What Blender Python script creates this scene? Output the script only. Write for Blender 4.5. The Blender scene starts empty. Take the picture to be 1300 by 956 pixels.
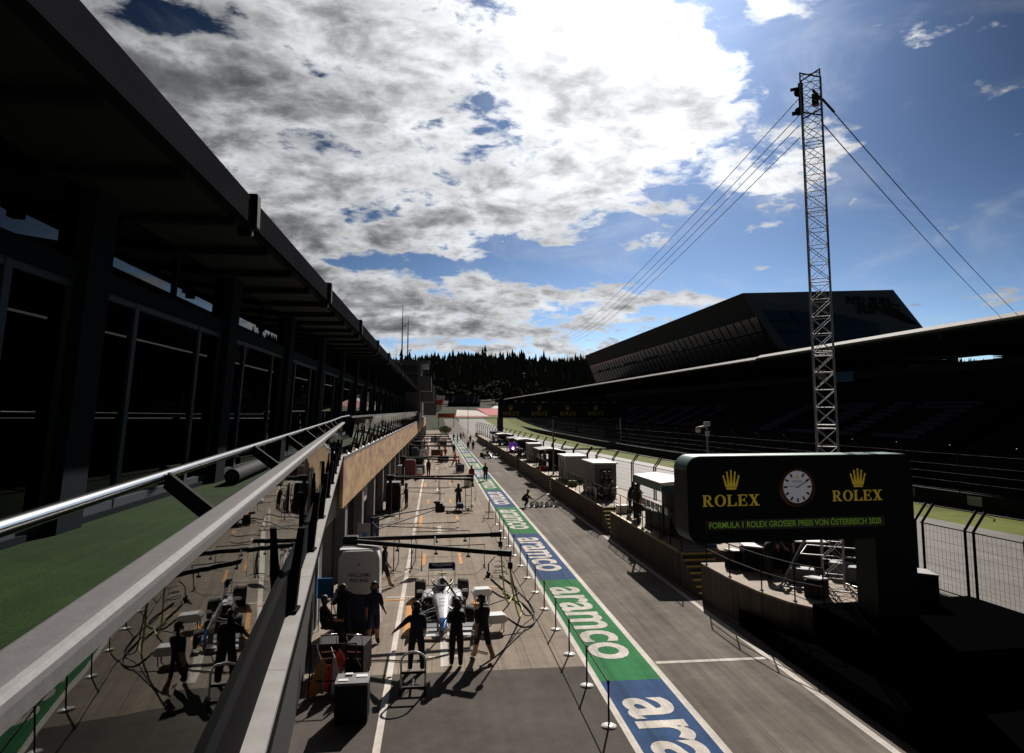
import bpy, bmesh, math, random
from mathutils import Matrix, Vector
R_ = math.radians
random.seed(7)
scene = bpy.context.scene
col = scene.collection

# ------------------------------------------------------------------ camera
CAM_H = 7.0
PITCH = math.atan(87.5 / 860.0)
YAW = math.atan(98 / 860.0 * math.cos(PITCH))
cd = bpy.data.cameras.new('camera')
cam = bpy.data.objects.new('camera', cd)
col.objects.link(cam)
cd.sensor_fit = 'HORIZONTAL'
cd.sensor_width = 36.0
cd.lens = 36.0 * 860.0 / 1300.0
cd.shift_y = -44.5 / 1300.0
cd.clip_start = 0.05
cd.clip_end = 6000
cam.location = (0, 0, CAM_H)
cam.rotation_euler = (math.pi / 2 + PITCH, 0, -YAW)
scene.camera = cam
vs = scene.view_settings
vs.view_transform = 'Standard'
vs.look = 'None'
vs.gamma = 1
vs.use_curve_mapping = False
vs.exposure = 0.15
scene.cycles.max_bounces = 6
scene.cycles.transparent_max_bounces = 12
scene.cycles.use_denoising = True
scene.cycles.sample_clamp_indirect = 4.0

# ------------------------------------------------------------------ sun and sky
SUN_AZ, SUN_EL = 20.0, 35.0       # degrees right of the pit lane axis (+Y), above the horizon
sd = bpy.data.lights.new('sun', 'SUN')
sd.energy = 5.0
sd.angle = R_(0.55)
sd.color = (1.0, 0.93, 0.84)
sun = bpy.data.objects.new('sun', sd)
col.objects.link(sun)
S = Vector((math.sin(R_(SUN_AZ)) * math.cos(R_(SUN_EL)), math.cos(R_(SUN_AZ)) * math.cos(R_(SUN_EL)), math.sin(R_(SUN_EL))))
sun.rotation_euler = S.to_track_quat('Z', 'Y').to_euler()

def sky_dir(px, py):
    """tangent coordinates (x/y, z/y) of a direction in the sky"""
    a = (px - 650) / 860.0
    b = -(py - 433.5) / 860.0
    ct, st, cp, sp = math.cos(YAW), math.sin(YAW), math.cos(PITCH), math.sin(PITCH)
    d = (st * cp + a * ct - b * st * sp, ct * cp - a * st - b * ct * sp, sp + b * cp)
    return d[0] / d[1], d[2] / d[1]

w = bpy.data.worlds.new('World')
scene.world = w
w.use_nodes = True
nt = w.node_tree
nt.nodes.clear()
L = nt.links.new

def nd(t, **k):
    n = nt.nodes.new(t)
    for a, b in k.items():
        setattr(n, a, b)
    return n

def ma(op, *ins, clamp=False):
    n = nd('ShaderNodeMath', operation=op, use_clamp=clamp)
    for i, v in enumerate(ins):
        if isinstance(v, (int, float)):
            n.inputs[i].default_value = v
        else:
            L(v, n.inputs[i])
    return n.outputs[0]

def sstep(v, a, b):
    n = nd('ShaderNodeMapRange', interpolation_type='SMOOTHSTEP')
    L(v, n.inputs[0])
    n.inputs[1].default_value = a
    n.inputs[2].default_value = b
    return n.outputs[0]

def mixc(f, a, b, bt='MIX'):
    n = nd('ShaderNodeMix', data_type='RGBA', blend_type=bt)
    if isinstance(f, (int, float)):
        n.inputs[0].default_value = f
    else:
        L(f, n.inputs[0])
    for i, v in ((6, a), (7, b)):
        if isinstance(v, tuple):
            n.inputs[i].default_value = (*v, 1)
        else:
            L(v, n.inputs[i])
    return n.outputs[2]

tc = nd('ShaderNodeTexCoord')
nrm = nd('ShaderNodeVectorMath', operation='NORMALIZE')
L(tc.outputs['Generated'], nrm.inputs[0])
sep = nd('ShaderNodeSeparateXYZ')
L(nrm.outputs[0], sep.inputs[0])
dx, dy, dz = sep.outputs
sky = nd('ShaderNodeTexSky', sky_type='NISHITA', sun_disc=False)
sky.sun_elevation = R_(SUN_EL)
sky.sun_rotation = R_(SUN_AZ)
sky.altitude = 700
sky.air_density = 1.0
sky.dust_density = 0.8
sky.ozone_density = 1.5
dot = nd('ShaderNodeVectorMath', operation='DOT_PRODUCT')
L(nrm.outputs[0], dot.inputs[0])
dot.inputs[1].default_value = S
cosg = dot.outputs['Value']
# cloud deck coordinates: the sky direction meets a flat deck overhead
zz = ma('ADD', ma('MAXIMUM', dz, 0.0), 0.30)
u = ma('DIVIDE', dx, zz)
v = ma('DIVIDE', dy, zz)
cmb = nd('ShaderNodeCombineXYZ')
L(u, cmb.inputs[0]); L(v, cmb.inputs[1]); L(ma('MULTIPLY', dz, 2.0), cmb.inputs[2])

def fbm(vec, scale, detail, rough=0.55, dist=0.0, off=(0, 0, 0)):
    mp = nd('ShaderNodeMapping')
    L(vec, mp.inputs[0])
    mp.inputs[1].default_value = off
    n = nd('ShaderNodeTexNoise')
    L(mp.outputs[0], n.inputs['Vector'])
    n.inputs['Scale'].default_value = scale
    n.inputs['Detail'].default_value = detail
    n.inputs['Roughness'].default_value = rough
    n.inputs['Distortion'].default_value = dist
    return n.outputs['Fac']

# where the cloud banks lie (directions in tangent coordinates, forward half of the sky)
yy = ma('MAXIMUM', dy, 0.08)
s_, t_ = ma('DIVIDE', dx, yy), ma('DIVIDE', dz, yy)
CLOUD_BANKS = [
    # px, py, rx, ry, weight
    (300, 60, 330, 150, 0.36), (560, 130, 260, 170, 0.36), (730, 60, 170, 120, 0.42), (820, 165, 90, 50, 0.34),
    (690, 220, 130, 60, 0.26), (430, 270, 150, 70, 0.34), (240, 230, 220, 120, 0.3),
    (470, 385, 170, 36, 0.36), (660, 385, 150, 26, 0.34), (780, 384, 70, 12, 0.2), (620, 444, 260, 13, 0.28),
    (985, 240, 50, 22, 0.30), (1040, 215, 40, 26, 0.26), (1068, 182, 26, 16, 0.26), (935, 228, 50, 16, 0.26), (838, 262, 46, 10, 0.26), (890, 384, 70, 9, 0.3), (790, 404, 90, 8, 0.26), (600, 408, 180, 20, 0.2),
    (1168, 58, 26, 16, 0.24), (972, 8, 26, 12, 0.26), (1135, 115, 50, 20, 0.15), (1105, 160, 40, 14, 0.16), (640, 298, 30, 8, 0.3), (596, 320, 30, 9, 0.3), (880, 56, 14, 12, 0.24), (945, 82, 20, 9, 0.2), (720, 300, 200, 60, 0.05),
    (600, 138, 60, 34, -0.36), (465, 103, 46, 28, -0.22), (215, 26, 90, 34, -0.42), (815, 148, 46, 10, -0.2), (855, 95, 20, 40, -0.3), (840, 60, 26, 20, -0.14), (740, 112, 30, 10, -0.14),
    (560, 336, 250, 13, -0.26), (740, 322, 110, 26, -0.22), (1150, 300, 220, 90, -0.1), (560, 432, 160, 7, -0.14), (680, 185, 60, 8, -0.08), (380, 190, 60, 20, -0.06),
]
cov = None
hole = None
for px, py, rx, ry, wt in CLOUD_BANKS:
    s0, t0 = sky_dir(px, py)
    s1, _ = sky_dir(px + rx, py)
    _, t1 = sky_dir(px, py - ry)
    ds = ma('DIVIDE', ma('SUBTRACT', s_, s0), abs(s1 - s0))
    dt = ma('DIVIDE', ma('SUBTRACT', t_, t0), abs(t1 - t0))
    r2 = ma('ADD', ma('MULTIPLY', ds, ds), ma('MULTIPLY', dt, dt))
    g = ma('MULTIPLY', ma('EXPONENT', ma('MULTIPLY', r2, -0.9)), wt)
    if wt > 0:
        cov = g if cov is None else ma('ADD', cov, g)
    else:
        hole = g if hole is None else ma('ADD', hole, g)
ahead = sstep(dy, 0.05, 0.2)
cov = ma('MULTIPLY', ma('ADD', ma('MINIMUM', cov, 0.41), hole), ahead)
P = cmb.outputs[0]
n1 = fbm(P, 5.2, 12, 0.58, 0.25)
n1s = fbm(P, 5.2, 6, 0.58, 0.25, (-0.010, -0.060, -0.03))   # the same field, a step towards the sun
nb = fbm(P, 1.9, 3, 0.5, 0.0, (3.1, 1.7, 0.4))
nh = fbm(P, 21.0, 8, 0.62, 0.4, (1.3, .4, 2.0))
field = ma('ADD', ma('ADD', ma('MULTIPLY', n1, 0.85), ma('MULTIPLY', nb, 0.30)), ma('MULTIPLY', nh, 0.25))
field = ma('ADD', ma('MULTIPLY', ma('SUBTRACT', field, 0.70), 1.75), 0.70)
val = ma('ADD', field, cov)
SKY_STRENGTH = 0.05
alpha = sstep(val, 0.82, 1.00)
thick = sstep(val, 0.96, 1.40)
relief = ma('ADD', ma('MULTIPLY', ma('SUBTRACT', n1s, n1), -1.9), ma('MULTIPLY', ma('SUBTRACT', nh, 0.5), 0.55))
glow = ma('EXPONENT', ma('MULTIPLY', ma('SUBTRACT', cosg, 1.0), 22.0))       # forward scattering round the sun
glow2 = ma('EXPONENT', ma('MULTIPLY', ma('SUBTRACT', cosg, 1.0), 4.0))
glow3 = ma('EXPONENT', ma('MULTIPLY', ma('SUBTRACT', cosg, 1.0), 6.5))
bright = ma('ADD', ma('ADD', ma('MULTIPLY', glow, 1.25), ma('MULTIPLY', glow3, 1.20)), 0.18)
bright = ma('ADD', bright, ma('MULTIPLY', ma('EXPONENT', ma('MULTIPLY', ma('MAXIMUM', dz, 0.0), -9.0)), 0.75))   # far, low cloud is seen through bright air
dark = ma('MULTIPLY', thick, ma('SUBTRACT', 0.78, ma('MULTIPLY', glow, 0.42)))
shade = ma('EXPONENT', ma('MULTIPLY', ma('ADD', ma('MULTIPLY', dark, 1.25), ma('MULTIPLY', relief, 1.75)), -1.0))
cl = ma('MULTIPLY', ma('SUBTRACT', 1.0, ma('EXPONENT', ma('MULTIPLY', ma('MULTIPLY', bright, shade), -0.95))), ma('ADD', 0.93, ma('MULTIPLY', glow, 0.45)))   # soft shoulder
ccol = nd('ShaderNodeCombineColor')
L(ma('MULTIPLY', cl, 0.97), ccol.inputs[0]); L(ma('MULTIPLY', cl, 0.99), ccol.inputs[1]); L(ma('MULTIPLY', cl, 1.02), ccol.inputs[2])
hs = nd('ShaderNodeHueSaturation')
hs.inputs['Saturation'].default_value = 1.02
deep = ma('ADD', ma('MULTIPLY', ma('EXPONENT', ma('MULTIPLY', ma('MAXIMUM', dz, 0.0), -5.8)), 2.6), 0.035)   # clear mountain air: pale at the horizon, deep overhead
deep = ma('ADD', deep, ma('MULTIPLY', glow, 1.1))
deep = ma('ADD', deep, ma('MULTIPLY', ma('EXPONENT', ma('MULTIPLY', ma('MAXIMUM', dz, 0.0), -13.0)), 1.3))
deep = ma('MULTIPLY', deep, ma('ADD', ma('MULTIPLY', glow2, 1.25), 0.05))
dcol = nd('ShaderNodeCombineColor')
for i, g in enumerate((0.74 * .90, 0.98 * .90, 1.34 * .90)):
    L(ma('MULTIPLY', deep, g), dcol.inputs[i])
L(mixc(1.0, sky.outputs[0], dcol.outputs[0], 'MULTIPLY'), hs.inputs['Color'])
clouds = mixc(1.0, ccol.outputs[0], (1 / SKY_STRENGTH,) * 3, 'MULTIPLY')
veil = ma('MULTIPLY', sstep(fbm(P, 3.0, 7, 0.62, 0.8, (7.0, 2.0, 1.0)), 0.46, 0.78), ma('MULTIPLY', ahead, 0.22))      # thin high veil
final = mixc(ma('MAXIMUM', alpha, veil), hs.outputs[0], clouds)
bg = nd('ShaderNodeBackground')
bg.inputs['Strength'].default_value = SKY_STRENGTH
L(final, bg.inputs[0])
wo = nd('ShaderNodeOutputWorld')
L(bg.outputs[0], wo.inputs[0])

# ------------------------------------------------------------------ materials
def mat(name, c, rough=0.6, metal=0.0, var=0.0, scale=6.0, bump=0.0, bscale=40.0, c2=None, detail=5.0, stretch=None, emit=None, spec=0.5, coat=0.0):
    m = bpy.data.materials.new(name)
    m.use_nodes = True
    t = m.node_tree
    b = t.nodes['Principled BSDF']
    b.inputs['Base Color'].default_value = (*c, 1)
    b.inputs['Roughness'].default_value = rough
    b.inputs['Metallic'].default_value = metal
    b.inputs['Specular IOR Level'].default_value = spec
    b.inputs['Coat Weight'].default_value = coat
    if emit:
        b.inputs['Emission Color'].default_value = (*emit[0], 1)
        b.inputs['Emission Strength'].default_value = emit[1]
    if var or c2 or bump:
        tcn = t.nodes.new('ShaderNodeTexCoord')
        mp = t.nodes.new('ShaderNodeMapping')
        t.links.new(tcn.outputs['Object'], mp.inputs[0])
        if stretch:
            mp.inputs[3].default_value = stretch
        if var or c2:
            n = t.nodes.new('ShaderNodeTexNoise')
            n.inputs['Scale'].default_value = scale
            n.inputs['Detail'].default_value = detail
            n.inputs['Roughness'].default_value = 0.65
            t.links.new(mp.outputs[0], n.inputs['Vector'])
            r = t.nodes.new('ShaderNodeValToRGB')
            e = r.color_ramp.elements
            e[0].position, e[1].position = 0.34, 0.68
            lo = c2 if c2 else tuple(x * (1 - var) for x in c)
            hi = c if c2 else tuple(min(1, x * (1 + var)) for x in c)
            e[0].color, e[1].color = (*lo, 1), (*hi, 1)
            t.links.new(n.outputs['Fac'], r.inputs[0])
            t.links.new(r.outputs[0], b.inputs['Base Color'])
        if bump:
            n2 = t.nodes.new('ShaderNodeTexNoise')
            n2.inputs['Scale'].default_value = bscale
            n2.inputs['Detail'].default_value = 4
            t.links.new(mp.outputs[0], n2.inputs['Vector'])
            bp = t.nodes.new('ShaderNodeBump')
            bp.inputs['Strength'].default_value = bump
            bp.inputs['Distance'].default_value = 0.02
            t.links.new(n2.outputs['Fac'], bp.inputs['Height'])
            t.links.new(bp.outputs[0], b.inputs['Normal'])
    return m

def glass(name, tint, refl, rough=0.0, wave=0.0):
    """window glass: looks through, mirrors more at a grazing angle"""
    m = bpy.data.materials.new(name)
    m.use_nodes = True
    t = m.node_tree
    t.nodes.clear()
    tr = t.nodes.new('ShaderNodeBsdfTransparent'); tr.inputs[0].default_value = (*tint, 1)
    gl = t.nodes.new('ShaderNodeBsdfGlossy'); gl.inputs['Roughness'].default_value = rough
    gl.inputs[0].default_value = (0.80, 0.83, 0.82, 1)
    fr = t.nodes.new('ShaderNodeFresnel'); fr.inputs[0].default_value = refl
    if wave:
        tcn = t.nodes.new('ShaderNodeTexCoord'); n = t.nodes.new('ShaderNodeTexNoise'); bp = t.nodes.new('ShaderNodeBump')
        n.inputs['Scale'].default_value = 1.1; n.inputs['Detail'].default_value = 2.5
        bp.inputs['Strength'].default_value = wave; bp.inputs['Distance'].default_value = 0.05
        t.links.new(tcn.outputs['Object'], n.inputs['Vector']); t.links.new(n.outputs['Fac'], bp.inputs['Height']); t.links.new(bp.outputs[0], gl.inputs['Normal'])
    mx = t.nodes.new('ShaderNodeMixShader')
    o = t.nodes.new('ShaderNodeOutputMaterial')
    t.links.new(fr.outputs[0], mx.inputs[0]); t.links.new(tr.outputs[0], mx.inputs[1]); t.links.new(gl.outputs[0], mx.inputs[2])
    t.links.new(mx.outputs[0], o.inputs[0])
    return m

# ------------------------------------------------------------------ mesh building
class MB:
    def __init__(s):
        s.v, s.f, s.mi, s.sm = [], [], [], []
        s.M = Matrix.Identity(4)
    def add(s, vs_, fs, mi=0, smooth=False):
        o = len(s.v)
        M = s.M
        s.v += [tuple(M @ Vector(p)) for p in vs_]
        s.f += [tuple(i + o for i in f) for f in fs]
        s.mi += [mi] * len(fs)
        s.sm += [smooth] * len(fs)
        return s
    def box(s, c, d, mi=0, bev=0.0, R=None):
        x, y, z = d[0] / 2, d[1] / 2, d[2] / 2
        T = Matrix.Translation(c) @ (R.to_4x4() if R is not None else Matrix.Identity(4))
        if bev <= 0:
            vv = [(a * x, b * y, e * z) for a in (-1, 1) for b in (-1, 1) for e in (-1, 1)]
            ff = [(0, 1, 3, 2), (4, 6, 7, 5), (0, 4, 5, 1), (2, 3, 7, 6), (0, 2, 6, 4), (1, 5, 7, 3)]
        else:
            b_ = min(bev, x * .49, y * .49, z * .49)
            vv, ix = [], {}
            for a in (-1, 1):
                for b in (-1, 1):
                    for e in (-1, 1):
                        for ax in range(3):
                            p = [a * (x - b_), b * (y - b_), e * (z - b_)]
                            p[ax] = (a * x, b * y, e * z)[ax]
                            ix[(a, b, e, ax)] = len(vv)
                            vv.append(tuple(p))
            ff = []
            q = ((-1, -1), (1, -1), (1, 1), (-1, 1))
            for ax in range(3):
                for sg in (-1, 1):
                    f = []
                    for p_ in q:
                        k = [0, 0, 0]; k[ax] = sg; k[(ax + 1) % 3], k[(ax + 2) % 3] = p_
                        f.append(ix[(*k, ax)])
                    ff.append(tuple(f if sg > 0 else reversed(f)))
            for ax in range(3):
                a1, a2 = (ax + 1) % 3, (ax + 2) % 3
                for s1 in (-1, 1):
                    for s2 in (-1, 1):
                        k0, k1 = [0, 0, 0], [0, 0, 0]
                        k0[ax], k1[ax] = -1, 1
                        k0[a1] = k1[a1] = s1
                        k0[a2] = k1[a2] = s2
                        ff.append((ix[(*k0, a1)], ix[(*k1, a1)], ix[(*k1, a2)], ix[(*k0, a2)]))
            for a in (-1, 1):
                for b in (-1, 1):
                    for e in (-1, 1):
                        ff.append((ix[(a, b, e, 0)], ix[(a, b, e, 1)], ix[(a, b, e, 2)]))
        s.add([T @ Vector(p) for p in vv], ff, mi)
        return s
    def bx(s, x0, x1, y0, y1, z0, z1, mi=0, bev=0.0):
        return s.box(((x0 + x1) / 2, (y0 + y1) / 2, (z0 + z1) / 2), (abs(x1 - x0), abs(y1 - y0), abs(z1 - z0)), mi, bev)
    def tube(s, pts, r, n=8, mi=0, cap=True, smooth=True, sc=(1, 1)):
        pts = [Vector(p) for p in pts]
        k = len(pts)
        rs = r if isinstance(r, (list, tuple)) else [r] * k
        vv, ff = [], []
        prev = None
        for i, p in enumerate(pts):
            d = (pts[min(i + 1, k - 1)] - pts[max(i - 1, 0)])
            d = d.normalized() if d.length > 1e-9 else Vector((0, 0, 1))
            if prev is None:
                a = Vector((0, 0, 1)) if abs(d.z) < 0.9 else Vector((0, 1, 0))
                nx = d.cross(a).normalized()
            else:
                nx = (prev - d * prev.dot(d)).normalized()
            prev = nx
            ny = d.cross(nx)
            for j in range(n):
                t = 2 * math.pi * (j + .5) / n
                vv.append(p + nx * (math.cos(t) * rs[i] * sc[0]) + ny * (math.sin(t) * rs[i] * sc[1]))
        for i in range(k - 1):
            for j in range(n):
                ff.append((i * n + j, i * n + (j + 1) % n, (i + 1) * n + (j + 1) % n, (i + 1) * n + j))
        s.add(vv, ff, mi, smooth)
        if cap:
            s.add(vv[:n], [tuple(reversed(range(n)))], mi)
            s.add(vv[-n:], [tuple(range(n))], mi)
        return s
    def bar(s, p0, p1, r, mi=0, n=4):
        return s.tube([p0, p1], r, n, mi, True, n > 5)
    def beam(s, p0, p1, wdt, h, mi=0, up=(0, 0, 1)):
        """rectangular bar from p0 to p1"""
        p0, p1 = Vector(p0), Vector(p1)
        d = p1 - p0
        y = d.normalized(); x = y.cross(Vector(up)).normalized(); z = x.cross(y)
        Rm = Matrix((x, y, z)).transposed()
        return s.box((p0 + p1) / 2, (wdt, d.length, h), mi, 0, Rm)
    def loft(s, rings, mi=0, cap=True, smooth=True, closed=True):
        n = len(rings[0])
        vv = [p for r in rings for p in r]
        ff = []
        for i in range(len(rings) - 1):
            for j in range(n if closed else n - 1):
                ff.append((i * n + j, i * n + (j + 1) % n, (i + 1) * n + (j + 1) % n, (i + 1) * n + j))
        s.add(vv, ff, mi, smooth)
        if cap and closed:
            s.add(rings[0], [tuple(reversed(range(n)))], mi)
            s.add(rings[-1], [tuple(range(n))], mi)
        return s
    def extr(s, poly, y0, y1, mi=0, smooth=False):
        """outline in x,z pushed along y"""
        a = [(x, y0, z) for x, z in poly]
        b = [(x, y1, z) for x, z in poly]
        n = len(poly)
        s.add(a + b, [(j, (j + 1) % n, n + (j + 1) % n, n + j) for j in range(n)], mi, smooth)
        s.add(a, [tuple(range(n))], mi)
        s.add(b, [tuple(reversed(range(n)))], mi)
        return s
    def slab(s, poly, z0, z1, mi=0):
        """outline in x,y between two heights"""
        a = [(x, y, z0) for x, y in poly]
        b = [(x, y, z1) for x, y in poly]
        n = len(poly)
        s.add(a + b, [(j, (j + 1) % n, n + (j + 1) % n, n + j) for j in range(n)], mi)
        s.add(a, [tuple(reversed(range(n)))], mi)
        s.add(b, [tuple(range(n))], mi)
        return s
    def ball(s, c, r, mi=0, nu=10, nv=6):
        rx, ry, rz = r if isinstance(r, tuple) else (r, r, r)
        vv = [(c[0], c[1], c[2] - rz)]
        for i in range(1, nv):
            a = -math.pi / 2 + math.pi * i / nv
            for j in range(nu):
                t = 2 * math.pi * j / nu
                vv.append((c[0] + rx * math.cos(a) * math.cos(t), c[1] + ry * math.cos(a) * math.sin(t), c[2] + rz * math.sin(a)))
        vv.append((c[0], c[1], c[2] + rz))
        ff = [(0, 1 + (j + 1) % nu, 1 + j) for j in range(nu)]
        for i in range(nv - 2):
            for j in range(nu):
                a = 1 + i * nu
                ff.append((a + j, a + (j + 1) % nu, a + nu + (j + 1) % nu, a + nu + j))
        a = 1 + (nv - 2) * nu
        ff += [(a + j, a + (j + 1) % nu, len(vv) - 1) for j in range(nu)]
        s.add(vv, ff, mi, True)
        return s
    def lathe(s, prof, n=20, mi=0, axis='z', c=(0, 0, 0), smooth=True):
        rings = []
        for r, h in prof:
            ring = []
            for j in range(n):
                t = 2 * math.pi * j / n
                a, b = r * math.cos(t), r * math.sin(t)
                p = (a, b, h) if axis == 'z' else ((h, a, b) if axis == 'x' else (b, h, a))
                ring.append((p[0] + c[0], p[1] + c[1], p[2] + c[2]))
            rings.append(ring)
        return s.loft(rings, mi, True, smooth)
    def mesh(s, name, mats):
        me = bpy.data.meshes.new(name)
        me.from_pydata(s.v, [], s.f)
        for m in (mats if isinstance(mats, (list, tuple)) else [mats]):
            me.materials.append(m)
        me.polygons.foreach_set('material_index', s.mi)
        me.polygons.foreach_set('use_smooth', s.sm)
        me.update()
        bm = bmesh.new(); bm.from_mesh(me)
        bmesh.ops.recalc_face_normals(bm, faces=bm.faces)
        bm.to_mesh(me); bm.free()
        return me
    def build(s, name, mats, parent=None, label=None):
        o = bpy.data.objects.new(name, s.mesh(name, mats))
        col.objects.link(o)
        if parent is not None:
            o.parent = parent
        if label:
            o['label'] = label
        return o

def tag(o, label, cat, group=None):
    o['label'] = label; o['category'] = cat
    if group:
        o['group'] = group
    return o

def thing(name, label, cat, loc=(0, 0, 0), rz=0.0, group=None):
    o = bpy.data.objects.new(name, None)
    o.empty_display_size = 0.3
    col.objects.link(o)
    o.location = loc; o.rotation_euler = (0, 0, rz)
    return tag(o, label, cat, group)

def struct(o, kind='structure'):
    o['kind'] = kind
    return o

KIDS = {}
def copy_tree(o, parent=None):
    c = o.copy(); col.objects.link(c)
    if parent is not None:
        c.parent = parent
    for ch in [x for x in o.children]:
        copy_tree(ch, c)
    return c

def dup(o, loc, rz, label, group=None):
    c = copy_tree(o)
    c.location = loc; c.rotation_euler = (0, 0, rz)
    c['label'] = label
    if group:
        c['group'] = group
    return c

ORD = ['nearest', 'second', 'third', 'fourth', 'fifth', 'sixth', 'seventh', 'eighth', 'ninth', 'tenth', 'eleventh', 'twelfth', 'thirteenth', 'fourteenth', 'fifteenth', 'sixteenth', 'seventeenth', 'eighteenth', 'nineteenth', 'twentieth']

def text_mesh(name, body, size, m, parent=None, ext=0.0, thick=0.0, spacing=1.0, align='CENTER', M=None, width=None):
    """writing as real flat letters; x along the line, y up"""
    cu = bpy.data.curves.new(name, 'FONT')
    cu.body = body; cu.size = size; cu.extrude = ext; cu.offset = thick
    cu.align_x = align; cu.align_y = 'CENTER'; cu.space_character = spacing
    cu.resolution_u = 4
    t = bpy.data.objects.new(name + '_curve', cu)
    col.objects.link(t)
    bpy.context.view_layer.update()
    me = bpy.data.meshes.new_from_object(t.evaluated_get(bpy.context.evaluated_depsgraph_get()))
    bpy.data.objects.remove(t)
    bpy.data.curves.remove(cu)
    me.name = name
    if width:
        xs = [v_.co.x for v_ in me.vertices]
        k = width / (max(xs) - min(xs))
        me.transform(Matrix.Diagonal((k, 1, 1, 1)))
    if M is not None:
        me.transform(M)
    me.materials.clear(); me.materials.append(m)
    o = bpy.data.objects.new(name, me)
    col.objects.link(o)
    if parent is not None:
        o.parent = parent
    return o

# serif capitals for the gold lettering: strokes as boxes and bars in a 1 x 1 cell, advance width
def serif_word(mb, word, x0, z0, h, y, d, wscale=1.0):
    """letters standing in x,z at depth y..y-d, returns width; heavy stems, thin hairlines, slab serifs"""
    k = h
    x = x0
    st, ha, se = 0.19, 0.075, 0.07
    def rect(a, b, c_, e):
        mb.bx(x + a * k * wscale, x + b * k * wscale, y - d, y, z0 + c_ * k, z0 + e * k)
    def ring(cx, cz, rx, rz, tx, tz, a0=0.0, a1=2 * math.pi, n=24):
        for i in range(n):
            t0, t1 = a0 + (a1 - a0) * i / n, a0 + (a1 - a0) * (i + 1) / n
            q = []
            for t, rr in ((t0, 1), (t1, 1), (t1, 0), (t0, 0)):
                ax = rx if rr else rx - tx
                az = rz if rr else rz - tz
                q.append((x + (cx + ax * math.cos(t)) * k * wscale, z0 + (cz + az * math.sin(t)) * k))
            mb.extr(q, y - d, y)
    for ch in word:
        if ch == 'R':
            rect(.10, .10 + st, .05, .95); rect(.0, .40, 0, se); rect(.0, .40, 1 - se, 1)
            ring(.42, .735, .34, .265, .17, .075, -math.pi / 2, math.pi / 2, 12)
            rect(.29, .45, 1 - ha, 1); rect(.29, .45, .47, .47 + ha)
            mb.extr([(x + .36 * k * wscale, z0 + .47 * k), (x + .56 * k * wscale, z0 + .47 * k), (x + .88 * k * wscale, z0), (x + .66 * k * wscale, z0)], y - d, y)
            rect(.64, .96, 0, se)
            adv = 1.0
        elif ch == 'O':
            ring(.5, .5, .48, .52, .20, .07)
            adv = 1.04
        elif ch == 'L':
            rect(.10, .10 + st, .05, .95); rect(.0, .42, 1 - se, 1); rect(.0, .80, 0, ha)
            mb.extr([(x + .80 * k * wscale, z0), (x + .84 * k * wscale, z0 + .32 * k), (x + .78 * k * wscale, z0 + .32 * k), (x + .66 * k * wscale, z0 + .04 * k)], y - d, y)
            adv = .90
        elif ch == 'E':
            rect(.10, .10 + st, .05, .95); rect(.0, .80, 0, ha); rect(.0, .78, 1 - ha, 1); rect(.29, .58, .47, .54)
            rect(.55, .61, .36, .66); rect(.74, .80, .0, .28); rect(.72, .78, .74, 1)
            adv = .90
        else:
            for (a, b, c_, e) in ((.12, .36, .62, .88), (.74, .84, .16, .26)):
                mb.extr([(x + a * k * wscale, z0 + .98 * k), (x + b * k * wscale, z0 + .98 * k), (x + e * k * wscale, z0 + .02 * k), (x + c_ * k * wscale, z0 + .02 * k)] if a < .5 else
                        [(x + a * k * wscale, z0 + .98 * k), (x + b * k * wscale, z0 + .98 * k), (x + e * k * wscale, z0 + .02 * k), (x + c_ * k * wscale, z0 + .02 * k)], y - d * .8, y + .001)
            rect(.02, .44, 1 - se, 1); rect(.62, .96, 1 - se, 1); rect(.04, .38, 0, se); rect(.54, .98, 0, se)
            adv = 1.0
        x += adv * k * wscale + .06 * k * wscale
    return x - x0

def crown(mb, cx, z0, h, y, d):
    """five-pointed crown emblem"""
    w2 = h * .33
    mb.extr([(cx - w2 * .75, z0 + .02 * h), (cx + w2 * .75, z0 + .02 * h), (cx + w2 * .82, z0 + .13 * h), (cx - w2 * .82, z0 + .13 * h)], y - d, y)
    for i, (tx, tz) in enumerate(((-1.25, .66), (-.66, .84), (0, .92), (.66, .84), (1.25, .66))):
        bxx = cx + w2 * .36 * (i - 2)
        hw = w2 * .2
        mb.extr([(bxx - hw, z0 + .15 * h), (bxx + hw, z0 + .15 * h), (cx + w2 * tx + hw * .35, z0 + tz * h), (cx + w2 * tx - hw * .35, z0 + tz * h)], y - d * (1 + .02 * i), y)
        mb.lathe([(h * .045, y - d * 1.3), (h * .045, y)], 10, 0, 'y', (cx + w2 * tx, 0, z0 + (tz + .03) * h), False)

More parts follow.
